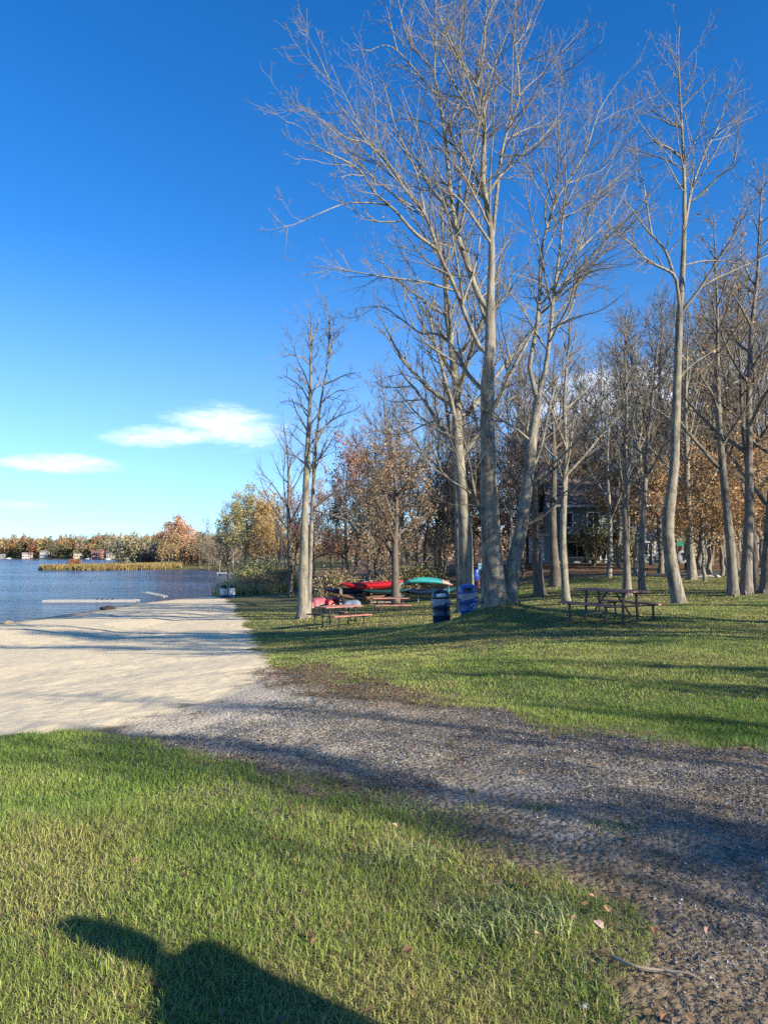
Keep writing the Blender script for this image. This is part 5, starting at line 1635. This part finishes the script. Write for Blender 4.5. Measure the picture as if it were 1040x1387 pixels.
def litter():
    n = 15000
    d = np.sqrt(rng.uniform(4, 46 ** 2, n)); d[:420] = np.sqrt(rng.uniform(4, 49, 420)); x = rng.uniform(-0.35, 0.62, n) * d
    cl = fbm(x * 0.4, d * 0.4, 12, 3)
    keep = (sd_sand(x, d) < -0.1) & (rng.random(n) < smoothstep(0.35, 0.7, cl) * smoothstep(3, 20, d) + 0.06 + 0.3 * (np.arange(n) < 420))
    keep |= (poly_sd(DIRT, x, d) > -0.3)
    k3 = keep & (rng.random(n) < 0.85)
    tag(flat_leaves('leaf_litter', x[k3], d[k3], 0.04 + 0.0008 * d[k3], [(0.22, 0.13, 0.07), (0.29, 0.18, 0.095), (0.15, 0.09, 0.055), (0.33, 0.16, 0.08)]), kind='stuff')
    n = 5200
    x, y = rng.uniform(-4, 2, n), rng.uniform(8.2, 15, n)
    k = (poly_sd(DIRT, x, y) > -0.25) & (fbm(x * 1.5, y * 1.5, 14, 3) > 0.36)
    tag(flat_leaves('dead_leaf_mat', x[k], y[k], np.full(k.sum(), 0.045), [(0.20, 0.12, 0.075), (0.30, 0.19, 0.11), (0.14, 0.09, 0.06)]), kind='stuff')
    tag(bpy.data.objects['dead_leaf_mat'], kind='stuff')


litter()


def dead_grass():
    """straw and thatch lying on the gravel and along its edges"""
    n = 60000
    d = np.sqrt(rng.uniform(2.0 ** 2, 11.0 ** 2, n)); x = rng.uniform(-0.5, 0.66, n) * d
    g = sd_gravel(x, d); s = sd_sand(x, d)
    nz = fbm(x * 1.2, d * 1.2, 91, 3)
    k = (s < -0.4) & (g > -0.35) & (rng.random(n) < np.where(g < 0.45, 0.9, 1.0) * smoothstep(0.40, 0.62, nz + 0.25 * np.exp(-np.maximum(g, 0) / 0.35)))
    x, d = x[k], d[k]; n = len(x)
    c = np.stack([x, d, height(x, d) + 0.006 + 0.012 * rng.random(n)], -1)
    a = nrm(np.concatenate([rng.normal(size=(n, 2)), rng.normal(size=(n, 1)) * 0.22], 1)) * (rng.uniform(0.012, 0.04, n) * 0.5)[:, None]
    b = nrm(np.cross(np.array([0, 0, 1.0]), a)) * (0.0012 + 0.00035 * d)[:, None]
    v = np.stack([c - a - b, c + a - b, c + a + b, c - a + b], 1).reshape(-1, 3)
    pal = np.array([(0.30, 0.22, 0.12), (0.22, 0.15, 0.085), (0.13, 0.09, 0.055), (0.38, 0.30, 0.18), (0.12, 0.13, 0.045)])
    col = pal[rng.integers(0, len(pal), n)] * rng.uniform(0.7, 1.25, (n, 1))
    o = mesh_np('dead_grass', v, quads=np.arange(n * 4).reshape(-1, 4), mat=M['leaf'], smooth=False, cattr=np.repeat(col, 4, 0))
    tag(o, kind='stuff')


dead_grass()


def stones():
    n = 75000
    d = np.sqrt(rng.uniform(2.2 ** 2, 9.0 ** 2, n)); x = rng.uniform(-0.45, 0.66, n) * d
    g = sd_gravel(x, d); s = sd_sand(x, d)
    k = (g > -0.35 * rng.random(n)) & (s < -0.8) & (fbm(x * 1.3, d * 1.3, 61, 3) > 0.30 + 0.25 * rng.random(n) - 0.1 * (x > 0.9))
    x, d = x[k], d[k]; n = len(x)
    z = height(x, d)
    sz = 0.0026 + 0.0062 * rng.random(n) ** 3 + 0.0005 * d
    oc = np.array([[1, 0, 0], [0, 1, 0], [-1, 0, 0], [0, -1, 0], [0, 0, 0.7], [0, 0, -0.7]], float)
    v = oc[None] * rng.uniform(0.55, 1.35, (n, 6, 1))
    a = rng.uniform(0, 6.28, n); ca, sa = np.cos(a)[:, None], np.sin(a)[:, None]
    vx = v[..., 0] * ca - v[..., 1] * sa; vy = v[..., 0] * sa + v[..., 1] * ca
    tl = rng.normal(size=(n, 1)) * 0.4
    V = np.stack([vx, vy, v[..., 2] + vx * tl], -1) * sz[:, None, None] + np.stack([x, d, z + sz * 0.25], -1)[:, None, :]
    f = np.array([[0, 1, 4], [1, 2, 4], [2, 3, 4], [3, 0, 4], [1, 0, 5], [2, 1, 5], [3, 2, 5], [0, 3, 5]])
    t = (np.arange(n)[:, None, None] * 6 + f[None]).reshape(-1, 3)
    g = rng.choice([0.09, 0.14, 0.20, 0.28, 0.42], n, p=[0.28, 0.32, 0.24, 0.13, 0.03])[:, None] * np.array([[0.98, 0.98, 0.97]]) * rng.uniform(0.85, 1.15, (n, 1))
    o = mesh_np('gravel_stones', V.reshape(-1, 3), tris=t, mat=M['leaf_far'], smooth=False, cattr=np.repeat(g, 6, 0))
    tag(o, kind='stuff')


stones()


def big_leaf(px, py, size, col, label, rz):
    x, y = G(px, py)
    root_z = hz(x, y) + 0.055 * (py < 1300)
    outline = []
    for k in range(28):      # lobed oak / maple outline
        a = 2 * math.pi * k / 28
        r = 0.74 + 0.07 * math.cos(7 * a) + 0.05 * math.sin(3 * a) + 0.12 * math.cos(a)
        outline.append((r * math.cos(a), 0.8 * r * math.sin(a)))
    m = MB()
    vs = [m.bm.verts.new((p[0] * size, p[1] * size, size * (0.75 * p[1] ** 2 + 0.3 * p[0]))) for p in outline]
    c = m.bm.verts.new((0, 0, 0))
    for k in range(28): m.bm.faces.new((c, vs[k], vs[(k + 1) % 28]))
    r = bmesh.ops.extrude_face_region(m.bm, geom=list(m.bm.faces))
    for v in r['geom']:
        if isinstance(v, bmesh.types.BMVert): v.co.z += 0.0015
    o = m.build('fallen_leaf', simple_mat('dry_leaf', col, 0.7, 0.25, 30.0), None, loc=(x, y, root_z), rz=rz)
    tag(o, label, 'leaf', 'dry leaves in the foreground')


for i, (px, py, s, c, lab) in enumerate([
    (790, 1247, 0.022, (0.50, 0.26, 0.11), 'orange dry leaf touching the right side of the pale tuft'),
    (823, 1250, 0.024, (0.52, 0.29, 0.12), 'bright orange dry leaf furthest right of the pale tuft'),
    (803, 1234, 0.020, (0.46, 0.25, 0.13), 'tan dry leaf above the bright orange one'),
    (765, 1260, 0.020, (0.45, 0.22, 0.11), 'brownish dry leaf below the pale tuft, left of a pair'),
    (777, 1267, 0.018, (0.48, 0.27, 0.14), 'small tan dry leaf below the pale tuft, right of a pair'),
    (812, 1276, 0.030, (0.50, 0.34, 0.24), 'wide pale curled leaf on bare soil below the orange leaves'),
    (729, 1288, 0.019, (0.44, 0.24, 0.13), 'lone brown leaf in the grass below the pale tuft'),
    (874, 1340, 0.022, (0.52, 0.26, 0.10), 'orange dry leaf lying against the fallen stick'),
    (958, 1283, 0.022, (0.42, 0.24, 0.17), 'pinkish dry leaf on the gravel at the right'),
    (535, 1132, 0.022, (0.42, 0.27, 0.18), 'tan dry leaf at the lawn edge by the gravel'),
    (515, 1310, 0.020, (0.46, 0.22, 0.12), 'red-brown leaf in the lawn right of the shadow'),
    (183, 1185, 0.020, (0.40, 0.20, 0.12), 'red-brown leaf in the lawn above the shadow'),
]):
    big_leaf(px, py, s, c, lab, i * 1.7)

p = [G(828, 1313), G(858, 1332), G(895, 1336), G(930, 1343), G(953, 1350)]
b0 = np.array([p[0][0], p[0][1], hz(*p[0])])
pts = catmull([np.array([q[0], q[1], hz(*q) + 0.022 + 0.008 * (i % 2)]) - b0 for i, q in enumerate(p)], 14)
o = MB().tube([tuple(q) for q in pts], list(np.linspace(0.007, 0.003, 14)), 7).tube([tuple(pts[8]), tuple(pts[8] + np.array([0.03, -0.05, 0.012]))], [0.004, 0.002], 6).build('fallen_stick', M['old_wood'], None, smooth=True, loc=b0)
tag(o, 'thin grey-brown fallen stick at the bottom right edge of the lawn', 'stick')
x, y = G(791, 1373); rock('pebble', (x, y, hz(x, y) + 0.012), (0.012, 0.010, 0.008), (0.34, 0.33, 0.31), 'single white pebble in the grass at the bottom', 'pebble', seed=8)
# ------------------------------------------------------------------ the bystander whose shadow lies on the lawn
def person():
    x0, y0 = 2.0, 0.97
    z0 = hz(x0, y0)
    root = thing('person', (x0, y0, z0 - 0.02), 'standing person in dark jacket and jeans whose long shadow lies across the lawn', 'person', rz=math.radians(-82))
    root.scale = (1.0, 1.0, 0.975)

    def skin(name, verts, edges, radii, mat, parent, root_i=0, sub=2):
        me = bpy.data.meshes.new(name); me.from_pydata(verts, edges, [])
        o = bpy.data.objects.new(name, me); COL.objects.link(o)
        sk = o.modifiers.new('skin', 'SKIN'); sk.use_smooth_shade = True
        ss = o.modifiers.new('sub', 'SUBSURF'); ss.levels = sub; ss.render_levels = sub
        for i, v in enumerate(me.skin_vertices[0].data):
            r = radii[i]; v.radius = r if isinstance(r, tuple) else (r, r); v.use_root = i == root_i
        dg = bpy.context.evaluated_depsgraph_get()
        m2 = bpy.data.meshes.new_from_object(o.evaluated_get(dg)); m2.name = name
        o.modifiers.clear(); o.data = m2
        m2.materials.clear(); m2.materials.append(mat)
        o.parent = parent
        return o
    sk_m = simple_mat('skin_tone', (0.50, 0.31, 0.23), 0.5, 0.06, 8.0, bump=0.05)
    V = [(0, 0, 0.93), (0, 0.01, 1.10), (0, 0.0, 1.28), (0, 0, 1.42), (0, -0.005, 1.49), (0, -0.02, 1.56), (0, -0.025, 1.66), (0, -0.045, 1.58)]
    E = [(0, 1), (1, 2), (2, 3), (3, 4), (4, 5), (5, 6), (5, 7)]
    R = [(0.15, 0.11), (0.135, 0.10), (0.155, 0.11), (0.12, 0.085), (0.05, 0.05), (0.075, 0.09), (0.07, 0.08), (0.06, 0.05)]
    for s in (-1, 1):
        b = len(V)
        V += [(s * 0.19, 0, 1.39), (s * 0.225, 0.01, 1.12), (s * 0.225, -0.06, 0.88), (s * 0.225, -0.085, 0.80)]
        E += [(3, b), (b, b + 1), (b + 1, b + 2), (b + 2, b + 3)]; R += [0.062, 0.047, 0.031, (0.035, 0.02)]
        for k, (dx, ln) in enumerate([(-0.028, 0.070), (-0.010, 0.080), (0.010, 0.076), (0.027, 0.060)]):
            c = len(V)
            V += [(s * 0.225, -0.092 + dx, 0.765), (s * 0.222, -0.10 + dx, 0.765 - ln * 0.55), (s * 0.214, -0.10 + dx, 0.765 - ln)]
            E += [(b + 3, c), (c, c + 1), (c + 1, c + 2)]; R += [0.0095, 0.0085, 0.007]
        c = len(V)
        V += [(s * 0.212, -0.125, 0.80), (s * 0.205, -0.145, 0.765)]; E += [(b + 3, c), (c, c + 1)]; R += [0.011, 0.008]
        b = len(V)
        V += [(s * 0.095, 0, 0.86), (s * 0.10, -0.01, 0.48), (s * 0.105, 0.02, 0.09), (s * 0.11, -0.10, 0.04), (s * 0.112, -0.17, 0.03)]
        E += [(0, b), (b, b + 1), (b + 1, b + 2), (b + 2, b + 3), (b + 3, b + 4)]; R += [0.088, 0.062, 0.042, (0.042, 0.032), (0.036, 0.022)]
    skin('body', V, E, R, sk_m, root)
    jk = simple_mat('dark_jacket', (0.035, 0.04, 0.055), 0.8, 0.15, 12.0)
    V = [(0, 0, 0.86), (0, 0.01, 1.10), (0, 0.0, 1.28), (0, 0, 1.42), (0, 0, 1.47)]
    E = [(0, 1), (1, 2), (2, 3), (3, 4)]; R = [(0.185, 0.14), (0.17, 0.135), (0.185, 0.14), (0.15, 0.11), (0.075, 0.075)]
    for s in (-1, 1):
        b = len(V); V += [(s * 0.20, 0, 1.39), (s * 0.232, 0.01, 1.12), (s * 0.23, -0.055, 0.89)]; E += [(3, b), (b, b + 1), (b + 1, b + 2)]; R += [0.082, 0.064, 0.046]
    skin('jacket', V, E, R, jk, root)
    V = [(0, 0, 0.96), (0, 0, 0.90)]; E = [(0, 1)]; R = [(0.165, 0.125), (0.165, 0.125)]
    for s in (-1, 1):
        b = len(V); V += [(s * 0.095, 0, 0.80), (s * 0.10, -0.01, 0.48), (s * 0.105, 0.02, 0.07)]; E += [(1, b), (b, b + 1), (b + 1, b + 2)]; R += [0.105, 0.078, 0.066]
    skin('trousers', V, E, R, simple_mat('blue_jeans', (0.05, 0.075, 0.14), 0.85, 0.15, 14.0), root)
    m = MB()
    rings = []
    for j in range(8):
        a = j / 7 * 1.75
        rings.append([((0.09 * math.sin(a) + 0.002) * math.cos(t) * 0.95, -0.012 + (0.105 * math.sin(a) + 0.002) * math.sin(t), 1.645 + 0.105 * math.cos(a) - (0.07 if math.sin(t) > 0 else 0.0) * (j == 7)) for t in np.linspace(0, 2 * math.pi, 18, False)])
    m.loft(rings).build('hair', simple_mat('brown_hair', (0.06, 0.035, 0.02), 0.6, 0.2, 20.0), root, smooth=True)
    for s in (-1, 1):
        m = MB(); m.lathe([(0.001, -0.009), (0.007, -0.006), (0.009, 0), (0.007, 0.006), (0.001, 0.009)], 10, (s * 0.03, -0.108, 1.625)); m.build('eye', M['black_plastic'], root, smooth=True)
    m = MB(); m.loft([[(0.006 * math.cos(t), -0.105 - 0.02 * q, 1.625 - 0.045 * q + 0.012 * math.sin(t)) for t in np.linspace(0, 6.28, 8, False)] for q in (0, 0.6, 1)]); m.build('nose', sk_m, root, smooth=True)
    m = MB(); m.box((0, -0.105, 1.545), (0.045, 0.012, 0.010), bev=0.003); m.build('mouth', simple_mat('lip', (0.38, 0.16, 0.13), 0.5), root)
    for s in (-1, 1):
        m = MB(); m.tube([(s * 0.11, 0.03, 0.03), (s * 0.11, -0.08, 0.045), (s * 0.113, -0.19, 0.035)], [0.05, 0.052, 0.04], 10); m.build('shoe', M['black_plastic'], root, smooth=True)


person()

# ------------------------------------------------------------------ sky with its few thin clouds, sun, camera
w = bpy.data.worlds.new('World'); S.world = w; w.use_nodes = True
nt = NT(w.node_tree)
out = nt.n('ShaderNodeOutputWorld')
sky = nt.n('ShaderNodeTexSky', {'sky_type': 'NISHITA', 'sun_disc': False})
sky.sun_elevation = SUN_EL; sky.sun_rotation = SUN_AZ
sky.air_density = SKY_AIR; sky.dust_density = SKY_DUST; sky.ozone_density = SKY_OZONE; sky.altitude = 300
tc = nt.n('ShaderNodeTexCoord'); dirv = tc.outputs['Generated']
sep = nt.n('ShaderNodeSeparateXYZ', Vector=dirv)
az = nt.math('ARCTAN2', sep.outputs[0], sep.outputs[1])
el = nt.math('ARCSINE', sep.outputs[2])


def cloud_dir(px, py):
    r = ray(px, py); r = r / np.linalg.norm(r)
    return math.atan2(r[0], r[1]), math.asin(r[2])


comb = nt.n('ShaderNodeCombineXYZ'); nt.t.links.new(az, comb.inputs[0]); nt.t.links.new(nt.math('MULTIPLY', el, 3.4), comb.inputs[1])
cn = nt.noise(comb.outputs[0], 14, 6, 0.6, 0.5)
cn2 = nt.noise(comb.outputs[0], 38, 6, 0.68, 0.9)
total = None
for (px, py), (wx, wy), den, tiltc in [((305, 575), (0.088, 0.033), 0.95, -0.10), ((228, 590), (0.098, 0.0165), 0.9, 0.07), ((82, 628), (0.088, 0.0145), 0.95, 0.0), ((30, 684), (0.045, 0.006), 0.25, 0.0), ((840, 535), (0.17, 0.05), 1.1, 0.1),
                                       ((980, 500), (0.1, 0.03), 0.6, 0.0), ((130, 711), (0.06, 0.004), 0.12, 0.0)]:
    a0, e0 = cloud_dir(px, py)
    dx = nt.math('SUBTRACT', az, a0); dy = nt.math('SUBTRACT', nt.math('SUBTRACT', el, e0), nt.math('MULTIPLY', dx, tiltc))
    q = nt.math('ADD', nt.math('POWER', nt.math('ABSOLUTE', nt.math('DIVIDE', dx, wx)), 2.0), nt.math('POWER', nt.math('ABSOLUTE', nt.math('DIVIDE', dy, wy)), 2.0))
    v = nt.math('SUBTRACT', 1.0, q)
    v = nt.math('ADD', v, nt.math('MULTIPLY', nt.math('SUBTRACT', cn, 0.5), 1.5))
    v = nt.math('ADD', v, nt.math('MULTIPLY', nt.math('SUBTRACT', cn2, 0.5), 0.8))
    v = nt.math('MULTIPLY', nt.sstep(v, 0.0, 1.25), den)
    total = v if total is None else nt.math('MAXIMUM', total, v)
hs = nt.n('ShaderNodeHueSaturation', Hue=SKY_HUE, Saturation=SKY_SAT, Value=1.0); nt.set(hs, 'Color', sky)
hz_t = nt.sstep(el, -0.03, 0.36)
colh = nt.mix(1.0, nt.mix(nt.sstep(el, -0.02, 0.42), sky, hs.outputs[0]), nt.mix(hz_t, (0.52, 0.71, 0.97), (1, 1, 1)), 'MULTIPLY')
thick = nt.math('MULTIPLY', total, nt.math('ADD', 0.45, nt.math('MULTIPLY', cn2, 0.6)), clamp=True)
colr = nt.mix(thick, colh, CLOUD)
bg = nt.n('ShaderNodeBackground', Strength=SKY_STR); nt.set(bg, 'Color', colr)
nt.set(out, 'Surface', bg)

sd_ = bpy.data.lights.new('Sun', 'SUN'); sd_.energy = SUN_STR; sd_.angle = math.radians(0.53); sd_.color = (1.0, 0.90, 0.74)
so = bpy.data.objects.new('Sun', sd_); COL.objects.link(so)
sdir = Vector((math.sin(SUN_AZ) * math.cos(SUN_EL), math.cos(SUN_AZ) * math.cos(SUN_EL), math.sin(SUN_EL)))
so.rotation_euler = (-sdir).to_track_quat('-Z', 'Y').to_euler(); so.location = (30, -20, 40)

cam = bpy.data.cameras.new('Camera'); co = bpy.data.objects.new('Camera', cam); COL.objects.link(co)
cam.sensor_fit = 'VERTICAL'; cam.sensor_height = 36; cam.sensor_width = 27; cam.lens = F / 1387 * 36
cam.clip_start = 0.05; cam.clip_end = 8000
co.location = (0, 0, CAMZ); co.rotation_euler = (math.radians(90) + PITCH, 0, 0)
S.camera = co
S.view_settings.view_transform = 'Standard'; S.view_settings.look = 'None'; S.view_settings.gamma = 1; S.view_settings.exposure = EXPOSURE
S.render.engine = 'CYCLES'
S.cycles.max_bounces = 5; S.cycles.diffuse_bounces = 2; S.cycles.glossy_bounces = 2; S.cycles.transmission_bounces = 2; S.cycles.transparent_max_bounces = 4
S.cycles.use_denoising = False
